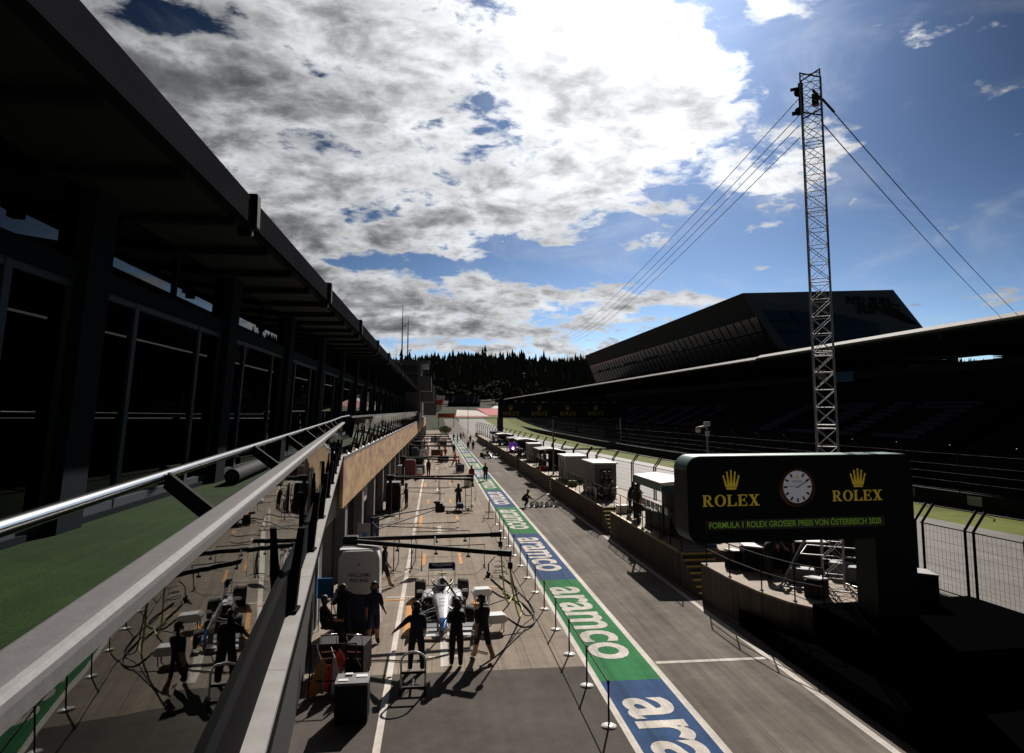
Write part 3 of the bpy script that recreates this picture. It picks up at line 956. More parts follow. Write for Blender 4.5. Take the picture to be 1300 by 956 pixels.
def strut(x, y, dx, dz, z0=5.24):
    """black strut on the ledge, leaning out over the lane"""
    mb = MB()
    mb.add([(x - .045, y - .05, z0), (x + .055, y - .05, z0), (x + .055, y + .05, z0), (x - .045, y + .05, z0),
            (x + dx - .03, y - .04, z0 + dz), (x + dx + .03, y - .04, z0 + dz), (x + dx + .03, y + .04, z0 + dz), (x + dx - .03, y + .04, z0 + dz)],
           [(0, 3, 2, 1), (4, 5, 6, 7), (0, 1, 5, 4), (1, 2, 6, 5), (2, 3, 7, 6), (3, 0, 4, 7)])
    mb.box((x + .01, y, z0 + .012), (.14, .2, .024), 0, .005)
    return mb
for y in (6.36, 9.02, 11.68, 14.34, 17.0, 19.66, 22.32, 24.98):
    rb(strut(aX(y, -.53), y, .09, .72), 'strut', M['kick'], ra)
GY = [-3.0, 6.36, 11.68, 17.0, 22.32, 27.15]
for y, y1 in zip(GY, GY[1:]):
    mb = MB()
    g = lambda y, z: (aX(y, -.585) + ((-.60 - .108 * y) - aX(y, -.585)) * (z - 5.24) / 1.22)
    vv = [(g(yy_, z) + dt, yy_, z) for yy_ in (y + .004, y1 - .004) for z in (5.50, 6.485) for dt in (-.006, .006)]
    mb.add(vv, [(0, 1, 3, 2), (4, 6, 7, 5), (0, 4, 5, 1), (2, 3, 7, 6), (0, 2, 6, 4), (1, 5, 7, 3)])
    rb(mb, 'glass_panel', M['glass'], ra)
# ledge of sheet metal in lengths
mb = MB()
y = -3.0
while y < 27.0:
    y1 = min(y + 2.66, 27.0)
    prism(mb, [(-.125, 5.20), (0, 5.20), (0, 5.235), (-.125, 5.24)], y, y1 - .006, lambda yy_: aX(yy_))
    y = y1
rb(mb, 'ledge', M['ledge'], ra)
mb = MB(); prism(mb, [(-.22, 5.19), (-.128, 5.19), (-.112, 5.60), (-.20, 5.60)], -3, 27, lambda yy_: aX(yy_))
rb(mb, 'kick_plate', M['kick'], ra)
mb = MB(); prism(mb, [(-.20, 4.96), (-.03, 4.96), (-.03, 5.198), (-.20, 5.198)], -3, 27, lambda yy_: aX(yy_))
rb(mb, 'ledge_upstand', M['kick'], ra)

rbb = thing('balcony_railing', 'far straight balcony railing of dark glass with many leaning black posts above the gold banner', 'railing', (-3.4, 27.2, ZF))
mb = MB()
mb.beam((bX(27.2) + .18, 27.3, 6.74), (bX(150) + .18, 150, 6.80), .12, .07)
rb(mb, 'top_rail', M['alu'], rbb)
mb = MB(); prism(mb, [(-.24, 5.20), (0.02, 5.20), (0.02, 5.235), (-.24, 5.24)], 27.02, 170, bX)
prism(mb, [(-.02, 5.12), (0.0, 5.12), (0.0, 5.2), (-.02, 5.2)], 27.1, 170, bX)
rb(mb, 'ledge', M['ledge'], rbb)
y = 29.2
k = 0
while y < 125 and k < 40:
    mb = MB()
    x = bX(y)
    rb(strut(x - .06, y, .26, .95), 'strut', M['black'], rbb)
    mb = MB()
    mb.add([(x - .18, y - .5, 5.241), (x - .02, y - .9, 5.241), (x - .02, y - .1, 5.241), (x - .16, y - .3, 5.36)], [(0, 1, 2), (0, 3, 1), (1, 3, 2), (2, 3, 0)])
    rb(mb, 'ledge_wedge', M['whitematt'], rbb)
    y1 = y + 2.66
    mb = MB()
    vv = [(bX(yy_) - .10 + .26 * (z - 5.22) / 1.52 + dt, yy_, z) for yy_ in (y + .06, y1 - .06) for z in (5.26, 6.72) for dt in (-.006, .006)]
    mb.add(vv, [(0, 1, 3, 2), (4, 6, 7, 5), (0, 4, 5, 1), (2, 3, 7, 6), (0, 2, 6, 4), (1, 5, 7, 3)])
    rb(mb, 'glass_panel', M['glass'], rbb)
    y = y1; k += 1
# rolled mat on the terrace
t_ = thing('rolled_mat', 'grey rolled mat lying on the green turf by the glass doors', 'mat roll', (-4.3, 15.3, ZF + .02))
mb = MB()
mb.tube([(0, 0, .17), (-.25, 4.2, .17)], .16, 14)
mb.build('roll', M['darkgrey'], t_)
mb = MB(); mb.tube([(.0 + .10 * math.cos(a_ / 3) * (1 - a_ / 30), -.004, .17 + .10 * math.sin(a_ / 3) * (1 - a_ / 30)) for a_ in range(0, 28)], .012, 5)
mb.build('rolled_edge', M['lightgrey'], t_)
# white and red banner wedge hung at the far end of the balcony
t_ = thing('banner_wedge', 'white wedge banner with a red stripe hung at the far end of the pit building', 'banner', (0.2, 148, 6.2))
mb = MB(); mb.extr([(-1.0, 4.2), (2.0, 3.9), (1.2, .8), (-.4, .0), (-1.0, 1.0)], 0, 1.2); mb.build('banner_sheet', M['whitematt'], t_)
mb = MB(); mb.extr([(-.9, 2.5), (1.6, 3.3), (1.3, 1.9), (-.4, 2.1)], -.02, -.004); mb.build('stripe', M['red'], t_)

# ------------------------------------------------------------------ pit wall island: platforms, stairs, railings
PZ = 1.3
def rootoff(mb, name, m, root, lab=None):
    o = mb.build(name, m, root, lab)
    o.location = -Vector(root.location)
    return o
WX = 9.92
PLAT = [(27.3, 38.2), (40.4, 58.0), (60.0, 80.0), (82.0, 104.0), (106.0, 130.0), (132.0, 160.0)]
labs = ['ribbed brown concrete pit wall platform beside the teal-edged white canopy', 'brown concrete pit wall platform under the grey cabinet with the dark screen', 'concrete pit wall platform under the tall white box', 'concrete pit wall platform beside the black race car in the lane',
        'far concrete pit wall platform just before the lettered gantry leg', 'farthest concrete pit wall platform beyond the lettered gantry leg']
def platform(y0, y1, lab, outline=None):
    t_ = thing('pit_wall_platform', lab, 'platform', (11.4, (y0 + y1) / 2, 0), 0, 'concrete pit wall platforms')
    back = lambda y: track_edge(y) - 1.1
    ol = outline or [(WX, y0), (back(y0), y0), (back(y1), y1), (WX, y1)]
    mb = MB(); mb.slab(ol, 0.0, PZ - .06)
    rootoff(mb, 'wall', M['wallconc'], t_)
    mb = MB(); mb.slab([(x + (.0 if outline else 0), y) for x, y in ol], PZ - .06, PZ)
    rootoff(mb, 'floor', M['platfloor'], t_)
    return t_
for (y0, y1), lab in zip(PLAT, labs):
    t_ = platform(y0, y1, lab)
    mb = MB(); mb.bx(WX - .012, WX + .10, y0 + .3, y1 - .3, PZ + .002, PZ + .012)
    rootoff(mb, 'edge_stripe', M['yellow_edge'], t_)
# near platform with a rounded end, carries the lattice tower
ol = [(10.0, 25.2), (10.05, 23.0), (10.25, 21.2), (10.6, 19.9), (11.1, 19.1), (11.8, 18.4), (12.8, 17.8), (13.6, 17.5), (15.4, 17.4), (15.4, 25.2)]
near_pl = platform(17.4, 25.2, 'rounded brown concrete platform end under the lattice tower and the dark green clock sign', ol)
mb = MB()
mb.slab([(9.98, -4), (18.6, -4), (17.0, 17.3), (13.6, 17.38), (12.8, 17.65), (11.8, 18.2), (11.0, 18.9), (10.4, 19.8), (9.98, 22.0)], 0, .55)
rootoff(mb, 'shade_black_wall', M['void'], near_pl)  # blackened low block, its colour stands for the shade beside the platform
# vertical ribs of the cast wall face
for root, y0, y1 in ((t, a, b) for t, (a, b) in zip([o for o in bpy.data.objects if o.name.startswith('pit_wall_platform')][:2], PLAT[:2])):
    mb = MB()
    y = y0 + .2
    while y < y1 - .2:
        mb.box((WX - .012, y, .62), (.022, .05, 1.16))
        y += .31
    rootoff(mb, 'wall_ribbing', M['wallconc'], root)
def railing(pts, lab, toe=True, step=1.15, h=1.1):
    t_ = thing('platform_railing', lab, 'railing', (pts[0][0], pts[0][1], PZ), 0, 'railings along the pit wall platforms')
    o = Vector((pts[0][0], pts[0][1], 0))
    P = [Vector((*p, 0)) - o for p in pts]
    for hh, nm in ((h, 'top_rail'), (h * .52, 'mid_rail')):
        mb = MB(); mb.tube([p + Vector((0, 0, hh)) for p in P], .021, 6); mb.build(nm, M['darkgrey'], t_)
    d = 0
    for a, b in zip(P, P[1:]):
        L_ = (b - a).length
        n = max(1, int(L_ / step))
        for i in range(n + (1 if b is P[-1] else 0)):
            p = a + (b - a) * (i / n)
            mb = MB(); mb.bar(p, p + Vector((0, 0, h)), .022, 0, 6); mb.box(p + Vector((0, 0, .012)), (.1, .1, .024))
            mb.build('post', M['darkgrey'], t_)
    return t_
railing([(10.1, 24.9), (10.15, 23.0), (10.4, 21.2), (10.8, 19.9), (11.3, 19.2)], 'dark tube railing round the rounded platform end below the clock sign')
rl = ['dark tube railing before the teal-edged white canopy', 'dark tube railing before the grey cabinet with the screen', 'dark tube railing before the tall white box', 'dark tube railing beside the black race car in the lane', 'dark tube railing just before the lettered gantry leg', 'farthest dark tube railing beyond the lettered gantry leg']
for (y0, y1), lab in zip(PLAT, rl):
    railing([(WX + .18, y0 + .2), (WX + .18, y1 - .2)], lab, step=1.3 if y0 < 50 else 2.4)
# stairs up through the wall, yellow nosings
def stairs(y0, y1, lab):
    t_ = thing('wall_stairs', lab, 'stairs', (10.5, y0, 0), 0, 'concrete stairs in the pit wall')
    n = 7
    for i in range(n):
        a = y0 + (y1 - y0) * i / n
        mb = MB(); mb.bx(WX + .02, 11.2, a, y1, PZ * i / n + .001, PZ * (i + 1) / n - .002 * (i == n - 1)); st = rootoff(mb, 'step', M['wallconc'], t_)
        mb = MB(); mb.bx(WX + .0, 11.2, a - .012, a + .05, PZ * (i + 1) / n - .06, PZ * (i + 1) / n + .004)
        o = mb.build('nosing', M['yellow_edge'], st)
stairs(25.25, 27.25, 'yellow edged concrete stairs between the clock sign and the canopy')
stairs(38.3, 40.3, 'yellow edged concrete stairs beyond the white canopy near the grey cabinet')
stairs(58.05, 59.9, 'yellow edged concrete stairs beside the tall white box')

# ------------------------------------------------------------------ lattice tower for the cable camera, with scaffold foot
TX, TY = 13.15, 21.7
tw = thing('lattice_tower', 'tall slender aluminium lattice tower rising behind the dark green clock sign', 'tower', (TX, TY, PZ), R_(-34))
s2 = .32
H0, H1 = .25, 17.6
cor = [(-s2, -s2), (s2, -s2), (s2, s2), (-s2, s2)]
for x, y in cor:
    mb = MB(); mb.tube([(x, y, 0), (x, y, H1)], .027, 8); mb.build('chord', M['steel'], tw)
sec = 2.48
k = 0
z = H0
while z < H1 - .3:
    zt = min(z + sec, H1)
    mb = MB()
    nb_ = 4
    hb = (zt - z - .12) / nb_
    for (x0, y0), (x1, y1) in zip(cor, cor[1:] + cor[:1]):
        for zz_ in (z, zt - .12):
            mb.bar((x0, y0, zz_), (x1, y1, zz_), .016, 0, 6)
        for q in range(nb_):
            a, b = z + q * hb, z + (q + 1) * hb
            if q: mb.bar((x0, y0, a), (x1, y1, a), .013, 0, 5)
            mb.bar((x0, y0, a), (x1, y1, b), .012, 0, 5)
            if q % 2 == 0 or True: mb.bar((x1, y1, a), (x0, y0, b), .012, 0, 5)
    mb.build('lattice_section', M['steel'], tw)
    z = zt; k += 1
# head with pulleys
mb = MB()
for zz_ in (H1 - .02, H1 - 1.45):
    mb.bar((-s2, -s2, zz_), (s2, s2, zz_), .03, 0, 6); mb.bar((s2, -s2, zz_), (-s2, s2, zz_), .03, 0, 6)
mb.box((-s2 - .02, s2 * .2, H1 - .75), (.16, .22, 1.05), 0, .03)
mb.box((-s2 - .2, s2 * .2, H1 - .4), (.32, .06, .10)); mb.box((-s2 - .16, s2 * .2, H1 - 1.3), (.36, .08, .12))
mb.build('pulley_head', M['black'], tw)
for zz_ in (H1 - .55, H1 - 1.25):
    mb = MB(); mb.lathe([(.02, -.03), (.15, -.03), (.13, 0), (.15, .03), (.02, .03)], 14, 0, 'y', (-s2 - .1, s2 * .2, zz_)); mb.build('pulley', M['darkgrey'], tw)
mb = MB(); mb.box((s2 * .4, -s2 * .2, H1 - 1.0), (.22, .3, .4), 0, .03); mb.bar((s2 * .2, 0, H1 - .6), (s2, s2, H1 - .9), .05, 0, 6); mb.build('winch_box', M['black'], tw)
# scaffold outriggers and ballast
mb = MB()
for x, y in ((-1.5, -1.5), (1.5, -1.3), (1.4, 1.4), (-1.4, 1.3)):
    mb.bar((x * .2, y * .2, 2.5), (x, y, .06), .028, 0, 6)
    mb.bar((x * .2, y * .2, .12), (x, y, .06), .028, 0, 6)
    mb.box((x, y, .03), (.26, .26, .05))
for (a, b) in (((-1.5, -1.5), (1.5, -1.3)), ((1.5, -1.3), (1.4, 1.4)), ((1.4, 1.4), (-1.4, 1.3)), ((-1.4, 1.3), (-1.5, -1.5))):
    mb.bar((*a, .1), (*b, .1), .024, 0, 6)
    mb.bar((a[0] * .6, a[1] * .6, 1.05), (b[0] * .6, b[1] * .6, 1.05), .022, 0, 6)
mb.build('scaffold_foot', M['steel'], tw)
for x, y in ((-.9, -.5), (.8, .5), (.2, 1.0)):
    mb = MB(); mb.box((x, y, .28), (.75, .5, .5), 0, .03); mb.build('ballast_block', M['midgrey'], tw)
# cables: four thin lines to the far mast, two guys to the grandstand roof
def cable(p0, p1, sag, r, lab, grp):
    o = Vector(p0)
    mb = MB()
    p1 = Vector(p1)
    pts = []
    for i in range(17):
        f = i / 16
        p = (p1 - o) * f; p.z -= sag * 4 * f * (1 - f)
        pts.append(p)
    mb.tube(pts, r, 5, 0, False)
    ob = mb.build('steel_cable', M['darkgrey'])
    ob.location = o
    return tag(ob, lab, 'cable', grp)
hz = PZ + H1
for i, (dz_, lab) in enumerate(((-.95, 'topmost of the four thin camera cables running left from the tower head'), (-1.55, 'second thin camera cable from the top running left from the tower'), (-1.9, 'third thin camera cable from the top running left from the tower'), (-2.35, 'lowest of the four thin camera cables running left from the tower'))):
    cable((TX - .5, TY, hz + dz_), (30 + i * .8, 160, 24.5 - i * .35), 1.5, .016, lab, 'thin camera cables running left from the tower')
cable((TX + .42, TY + .08, hz - .8), (47.2, 50.2, 15.2), .25, .022, 'upper black guy cable from the tower head down to the grandstand roof', 'guy cables from the tower to the roof')
cable((TX + .42, TY + .08, hz - 1.75), (47.2, 51.7, 15.05), .25, .020, 'lower black guy cable from the tower down to the grandstand roof', 'guy cables from the tower to the roof')
mb = MB()
a = Vector((TX + .42, TY + .08, hz - .8)); b = Vector((47.2, 50.2, 15.2))
mb.tube([a + (b - a) * .003, a + (b - a) * .03], .045, 8)
o = mb.build('cable_tensioner', M['black']); tag(o, 'short black tensioner on the upper guy cable at the tower head', 'tensioner')

# ------------------------------------------------------------------ dark green clock sign
sg = thing('clock_sign', 'dark green inverted-L sign with gold crowns, a round clock and gold lettering', 'sign', (12.35, 17.5, 0))
sg.rotation_euler = (0, 0, R_(3.2))
SX0, SX1, SZ0, SZ1 = -5.85, .70, 3.58, 5.80   # local
LX0 = -.52
def arc(cx, cz, r, a0, a1, n=8):
    return [(cx + r * math.cos(R_(a0 + (a1 - a0) * i / n)), cz + r * math.sin(R_(a0 + (a1 - a0) * i / n))) for i in range(n + 1)]
ra_ = .36
prof = arc(SX0 + ra_, SZ0 + ra_, ra_, 270, 180) + arc(SX0 + ra_, SZ1 - ra_, ra_, 180, 90) + arc(SX1 - ra_ * .5, SZ1 - ra_ * .5, ra_ * .5, 90, 0) + [(SX1, 0.0), (LX0, 0.0), (LX0, SZ0)]
mb = MB(); mb.extr(prof, 0, .85)
body = mb.build('sign_body', M['sign_green'], sg)
mb = MB(); mb.extr(arc(SX0 + ra_, SZ1 - ra_, ra_ + .012, 180, 90) + [(SX1 - .2, SZ1 + .012), (SX1 - .2, SZ1 + .002)] + list(reversed(arc(SX0 + ra_, SZ1 - ra_, ra_ + .002, 180, 90))), .03, .82)
mb.build('sky_lit_capping', mat('sky_lit_green', (.05, .13, .10), .35, .2), body)  # lighter green paints sky light onto the rounded end and top
fy = -.003
def gold(px0, px1, pyb, h, nm='lettering', word='ROLEX'):
    mb = MB()
    wd = serif_word(MB(), word, 0, 0, h, 0, .02)
    k = (px1 - px0) / wd
    serif_word(mb, word, px0, pyb, h, fy, .02, k)
    mb.build(nm, M['gold_letter'], body)
gold(-5.45, -3.83, 4.52, .29)
gold(-1.74, -.23, 4.58, .28)
for xx, zb, h in ((-4.64, 4.93, .52), (-.96, 4.93, .51)):
    mb = MB(); crown(mb, xx, zb, h, fy, .02); mb.build('crown_emblem', M['gold_letter'], body)
o = text_mesh('lettering', 'FORMULA 1 ROLEX GROSSER PREIS VON ÖSTERREICH 2020', .22, M['led_green'], body, .004, .002, M=Matrix.Translation((-2.81, -.009, 4.03)) @ Matrix.Rotation(math.pi / 2, 4, 'X'), width=4.95)
# one mesh per word of the running line
gap, cur, x_end, words = .075, [], None, []
me_ = o.data
isl = sorted(((min(me_.vertices[i].co.x for i in p_.vertices), max(me_.vertices[i].co.x for i in p_.vertices), p_.index) for p_ in me_.polygons))
for x0_, x1_, fi in isl:
    if x_end is not None and x0_ - x_end > gap:
        words.append(cur); cur = []
    cur.append(fi); x_end = max(x1_, x_end) if (x_end is not None and cur[:-1]) else x1_
words.append(cur)
for wd_ in words:
    mb = MB()
    ids = sorted({i for fi in wd_ for i in me_.polygons[fi].vertices}); mp_ = {i: k for k, i in enumerate(ids)}
    mb.add([tuple(me_.vertices[i].co) for i in ids], [tuple(mp_[i] for i in me_.polygons[fi].vertices) for fi in wd_])
    mb.build('lettering', M['led_green'], body)
bpy.data.objects.remove(o)
mb = MB(); mb.bx(-5.4, -.22, -.004, .004, 3.90, 4.16); mb.build('led_screen', M['blackgloss'], body)
cx, cz, cr = -2.78, 4.98, .42
mb = MB(); mb.lathe([(.02, -.05), (cr, -.05), (cr, -.012), (.02, -.012)], 40, 0, 'y', (cx, 0, cz), False)
clock = mb.build('clock_dial', M['clock_face'], body)
mb = MB()
prof_ = [(cr + .002, -.03), (cr + .01, -.085), (cr + .08, -.085), (cr + .11, -.01)]
mb.loft([[(cx + r * math.cos(2 * math.pi * j / 40), yv, cz + r * math.sin(2 * math.pi * j / 40)) for j in range(40)] for r, yv in prof_], 0, False)
mb.build('clock_rim', M['bronze'], clock)
for k in range(12):
    a = math.pi / 6 * k
    if k == 3: continue
    mb = MB()
    Rm = Matrix.Rotation(-(a - math.pi / 2), 3, 'Y')
    mb.box((cx + cr * .82 * math.cos(a), -.054, cz + cr * .82 * math.sin(a)), (.05, .006, cr * .24), 0, 0, Rm)
    mb.build('hour_mark', M['navy'], clock)
for (ang, ln, wdt) in ((28, .85, .045), (176, .72, .05)):
    mb = MB(); a = R_(ang)
    mb.beam((cx - .05 * math.cos(a), -.063 - wdt * .1, cz - .05 * math.sin(a)), (cx + cr * ln * math.cos(a), -.063 - wdt * .1, cz + cr * ln * math.sin(a)), .006, wdt, 0, (0, 1, 0))
    # lay the flat side to the viewer
    mb.build('clock_hand', M['black'], clock)
mb = MB(); serif_word(mb, 'ROLEX', cx - .13, cz + .12, .055, -.051, .004, .95); mb.build('dial_lettering', M['navy'], clock)
mb = MB(); crown(mb, cx, cz + .22, .11, -.051, .004); mb.build('dial_crown', M['gold_letter'], clock)
mb = MB(); mb.bx(LX0 - .8, SX1 + 3.2, -2.4, 1.8, .0, 1.42, 0, .03); mb.build('shade_block', M['void'], sg)  # added black block, fills the dark corner round the sign leg with shade

# ------------------------------------------------------------------ catch fence between island and main straight
def fence(y0, y1, lab, step, mesh_lines=True):
    t_ = thing('catch_fence', lab, 'fence', (track_edge(y0), y0, 0), 0, 'catch fences along the main straight')
    o = Vector((track_edge(y0), y0, 0))
    P = lambda y, dx, z: Vector((track_edge(y) + dx, y, z)) - o
    mb = MB()
    n = max(1, int((y1 - y0) / 8))
    for i in range(n):
        a, b = y0 + (y1 - y0) * i / n, y0 + (y1 - y0) * (i + 1) / n
        xa, xb = track_edge(a), track_edge(b)
        q = [(xa - .14, a), (xa + .14, a), (xb + .14, b), (xb - .14, b)]
        mb.slab([(x - o.x, y - o.y) for x, y in q], 0, .92)
    mb.build('base_wall', M['wallconc'], t_)
    y = y0
    k = 0
    while y <= y1 + .01:
        for e in (0, .32):
            mb = MB(); mb.tube([P(y + e, 0, .9), P(y + e, 0, 3.15), P(y + e, .45, 3.75)], .045 if y < 60 else .06, 6)
            if k < 96: mb.build('post', M['black'] if y < 26 else M['darkgrey'], t_)
            k += 1
        y += step
    nm = MB()
    for (dx, z) in ((0, 1.02), (0, 3.12), (.42, 3.70)):
        k_ = int((y1 - y0) / 3)
        nm.tube([P(y0 + (y1 - y0) * i / k_, dx, z) for i in range(k_ + 1)], .022, 5)
    nm.build('tension_wire', M['darkgrey'], t_)
    if mesh_lines:
        nm = MB()
        y = y0
        while y < y1:
            if y > 40: r = .006
            else: r = .0045
            nm.bar(P(y, 0, 1.0), P(y, 0, 3.12), r, 0, 3)
            y += .16
        for i in range(1, 8):
            nm.bar(P(y0, 0, 1.0 + .27 * i), P(y1, 0, 1.0 + .27 * i), .0045, 0, 3)
        nm.build('wire_mesh', M['darkgrey'], t_)
fence(10.0, 22.4, 'near black catch fence with bent post tops and wire mesh right of the clock sign', 2.05)
fence(24.6, 58.0, 'catch fence with pale bent double posts behind the white canopy', 4.1)
fence(60.0, 190.0, 'long far catch fence with bent posts running to the end of the straight', 5.6, False)

# ------------------------------------------------------------------ grandstand across the track
gs = thing('grandstand', 'huge dark grandstand with a long flat roof and pale roof edge beyond the main straight', 'grandstand', (55, 200, 0))
def gb(mb, nm, m, lab=None): return rootoff(mb, nm, m, gs, lab)
Y0, Y1 = 12, 445
def grx(Y): return 45 - .0
mb = MB()
mb.add([(45, Y0, 13.9), (45, Y1, 13.9), (76, Y1, 14.6), (76, Y0, 14.6), (45, Y0, 14.35), (45, Y1, 14.35), (76, Y1, 15.2), (76, Y0, 15.2)],
       [(0, 1, 2, 3), (4, 7, 6, 5), (0, 4, 5, 1), (2, 6, 7, 3), (0, 3, 7, 4), (1, 5, 6, 2)])
gb(mb, 'roof', M['bldg_dark'])
for a, b in ((Y0, 90.2), (90.25, 205), (205.05, Y1)):
    mb = MB(); z = 14.36 + (0.14 if a < 90 else (.0 if a < 200 else -.04))
    mb.extr([(44.55, z - .24), (44.67, z - .40), (45.9, z - .40), (45.9, z + .16), (45.25, z + .18)], a, b)
    gb(mb, 'roof_edge', M['roofedge'])
y = 20
while y < 440:
    mb = MB(); mb.beam((45.2, y, 13.6), (76, y, 14.1), .35, .7); gb(mb, 'roof_girder', M['darkgrey'])
    mb = MB(); mb.bx(68, 68.7, y - .35, y + .35, 0, 14.0); gb(mb, 'roof_column', M['darkgrey'])
    y += 18
# rows of seats as steps
for (ya_, yb_, z0, x0, n) in ((58, 200, 2.2, 42.5, 22), (203, 440, 2.2, 42.5, 20), (14, 55, 2.2, 42.5, 22)):
    mb = MB()
    prof = [(x0, 0)]
    for i in range(n):
        prof += [(x0 + i * .9, z0 + i * .42), (x0 + (i + 1) * .9, z0 + i * .42)]
    prof += [(x0 + n * .9, 0)]
    mb.extr(prof, ya_, yb_)
    gb(mb, 'seating_tier', M['seat_dark'])
rnd = random.Random(3)
# pale seats laid out in blocks that form big letters
for (ya_, yb_) in ((62, 76), (78, 96), (120, 132), (136, 150), (158, 170), (176, 190), (34, 50)):
    for (v0, v1, i0, i1) in ((0, .22, 4, 14), (.22, .6, 11, 14), (.22, .5, 4, 6), (.72, .94, 4, 14)):
        mb = MB()
        vv = [(42.5 + i * .9 + dx_, ya_ + (yb_ - ya_) * v_, 2.2 + i * .42 + dz_) for i in range(i0, i1) for v_ in (v0, v1) for dx_, dz_ in ((.02, .30), (.88, .34))]
        n_ = i1 - i0
        fc = [(4 * k, 4 * k + 1, 4 * k + 3, 4 * k + 2) for k in range(n_)] + [(4 * k + 1, 4 * k + 4, 4 * k + 6, 4 * k + 3) for k in range(n_ - 1)]
        mb.add(vv, fc)
        gb(mb, 'pale_seat_block', M['pale_blue'])
mb = MB(); mb.bx(75.6, 76, Y0, 80, 0, 12.2); mb.bx(75.6, 76, 80, 93, 0, 9.2); mb.bx(75.6, 76, 93, 130, 0, 10.5); mb.bx(75.6, 76, 130, Y1, 0, 14.4)
gb(mb, 'back_wall', M['bldg_dark'])
mb = MB()
for k in range(9):
    mb.bx(70, 75.4, 40 + k * .05, 78, 12.35 + .22 * k, 12.43 + .22 * k)
gb(mb, 'louvre_panel', M['darkgrey'])
mb = MB(); mb.bx(60.6, 75, 14, 200, 11.6, 11.9); mb.bx(60.5, 60.6, 14, 200, 11.6, 12.6)
gb(mb, 'upper_walkway', M['concrete_stand'])
for (y, z, m_, sx) in ((92, 12.2, 'blue', 2.2), (99, 12.9, 'lightgrey', 1.0), (86, 9.4, 'lightgrey', .9)):
    mb = MB(); mb.bx(60.2, 60.45, y, y + sx * 2, z - 1, z + .5); gb(mb, 'hanging_screen', M[m_])
# debris fence and barrier in front of the stand
fx = lambda Y: far_edge(Y) + (6.0 if Y < 140 else 6.0 + (Y - 140) * .03)
df = thing('debris_fence', 'dark debris fence with banners on a low barrier in front of the grandstand', 'fence', (38, 100, 0))
mb = MB(); k = 40
for i in range(k):
    a, b = -10 + 390 * i / k, -10 + 390 * (i + 1) / k
    mb.slab([(fx(a), a), (fx(a) + .3, a), (fx(b) + .3, b), (fx(b), b)], 0, 1.1)
rootoff(mb, 'barrier', M['darkgrey'], df)
mb = MB()
for i in range(70):
    y = -6 + 5.2 * i
    mb.tube([(fx(y) + .15, y, 1.1), (fx(y) + .15, y, 3.8), (fx(y) - .4, y, 4.5)], .05, 5)
rootoff(mb, 'fence_posts', M['black'], df)['kind'] = 'stuff'
mb = MB()
for z in (1.2, 1.8, 2.4, 3.0, 3.8):
    mb.tube([(fx(y) + .15, y, z) for y in range(-10, 381, 10)], .018, 4)
y = -8
while y < 150:
    mb.bar((fx(y) + .15, y, 1.1), (fx(y) + .15, y, 3.8), .007, 0, 3); y += .25
rootoff(mb, 'fence_mesh', M['black'], df)
for i, (y, c) in enumerate(((44, 'lightgrey'), (50, 'midgrey'), (56, 'lightgrey'), (62, 'midgrey'), (68, 'lightgrey'), (74, 'midgrey'), (80, 'lightgrey'), (38, 'midgrey'), (32, 'lightgrey'))):
    mb = MB(); mb.bx(fx(y) - .03, fx(y) - .005, y, y + 1.3, .3, .95); rootoff(mb, 'banner', M[c], df)

# ------------------------------------------------------------------ angled glass building above the stand
hb_ = thing('angled_building', 'dark angular building with a slanted glazed front towering over the grandstand roof', 'building', (75, 180, 0))
def hbb(mb, nm, m, parent=None):
    o = mb.build(nm, m, parent or hb_)
    if parent is None: o.location = -Vector(hb_.location)
    return o
# eight corners: lane side leans out at the top, near end leans away to the right
NT, NB = Vector((60, 126, 30.0)), Vector((65, 122, 18.6))
FT, FB = Vector((60, 268, 29.0)), Vector((65, 270, 17.8))
RT, RB = Vector((92.0, 126, 31.3)), Vector((101.2, 125, 18.6))
QT, QB = Vector((92.0, 268, 30.3)), Vector((101.2, 270, 17.8))
mb = MB()
mb.add([NT, NB, FT, FB, RT, RB, QT, QB], [(0, 2, 3, 1), (0, 1, 5, 4), (4, 5, 7, 6), (2, 6, 7, 3), (0, 4, 6, 2), (1, 3, 7, 5)])
hbb(mb, 'hull', M['bldg_dark'])
def lerp2(a, b, c, d, u_, v_): return (a * (1 - u_) + b * u_) * (1 - v_) + (c * (1 - u_) + d * u_) * v_
nrmL = (FT - NT).cross(NB - NT).normalized()
if nrmL.x > 0: nrmL = -nrmL
def lane(u_, v_, d): return lerp2(NT, FT, NB, FB, u_, v_) + nrmL * d
nrmN = (RT - NT).cross(NB - NT).normalized()
if nrmN.y > 0: nrmN = -nrmN
def near(u_, v_, d): return lerp2(NT, RT, NB, RB, u_, v_) + nrmN * d
def plate(fn, poly, d0, d1):
    mb = MB(); n = len(poly)
    a = [fn(u_, v_, d0) for u_, v_ in poly]; b = [fn(u_, v_, d1) for u_, v_ in poly]
    mb.add(a + b, [(j, (j + 1) % n, n + (j + 1) % n, n + j) for j in range(n)] + [tuple(range(n)), tuple(range(n, 2 * n))])
    return mb
gl_ = hbb(plate(lane, [(.0, .42), (.985, .38), (.99, .95), (.02, .92)], .02, .12), 'window_band', M['blackgloss'])
for k in range(1, 40):
    u_ = k / 40
    hbb(plate(lane, [(u_ - .0012, .42), (u_ + .0012, .42), (u_ + .0012, .93), (u_ - .0012, .93)], .12, .20), 'mullion', M['bldg_dark'], None)
gl2 = hbb(plate(lane, [(0, .66), (.985, .64), (.985, .665), (0, .685)], .12, .25), 'floor_band', M['darkgrey'])
rnd = random.Random(11)
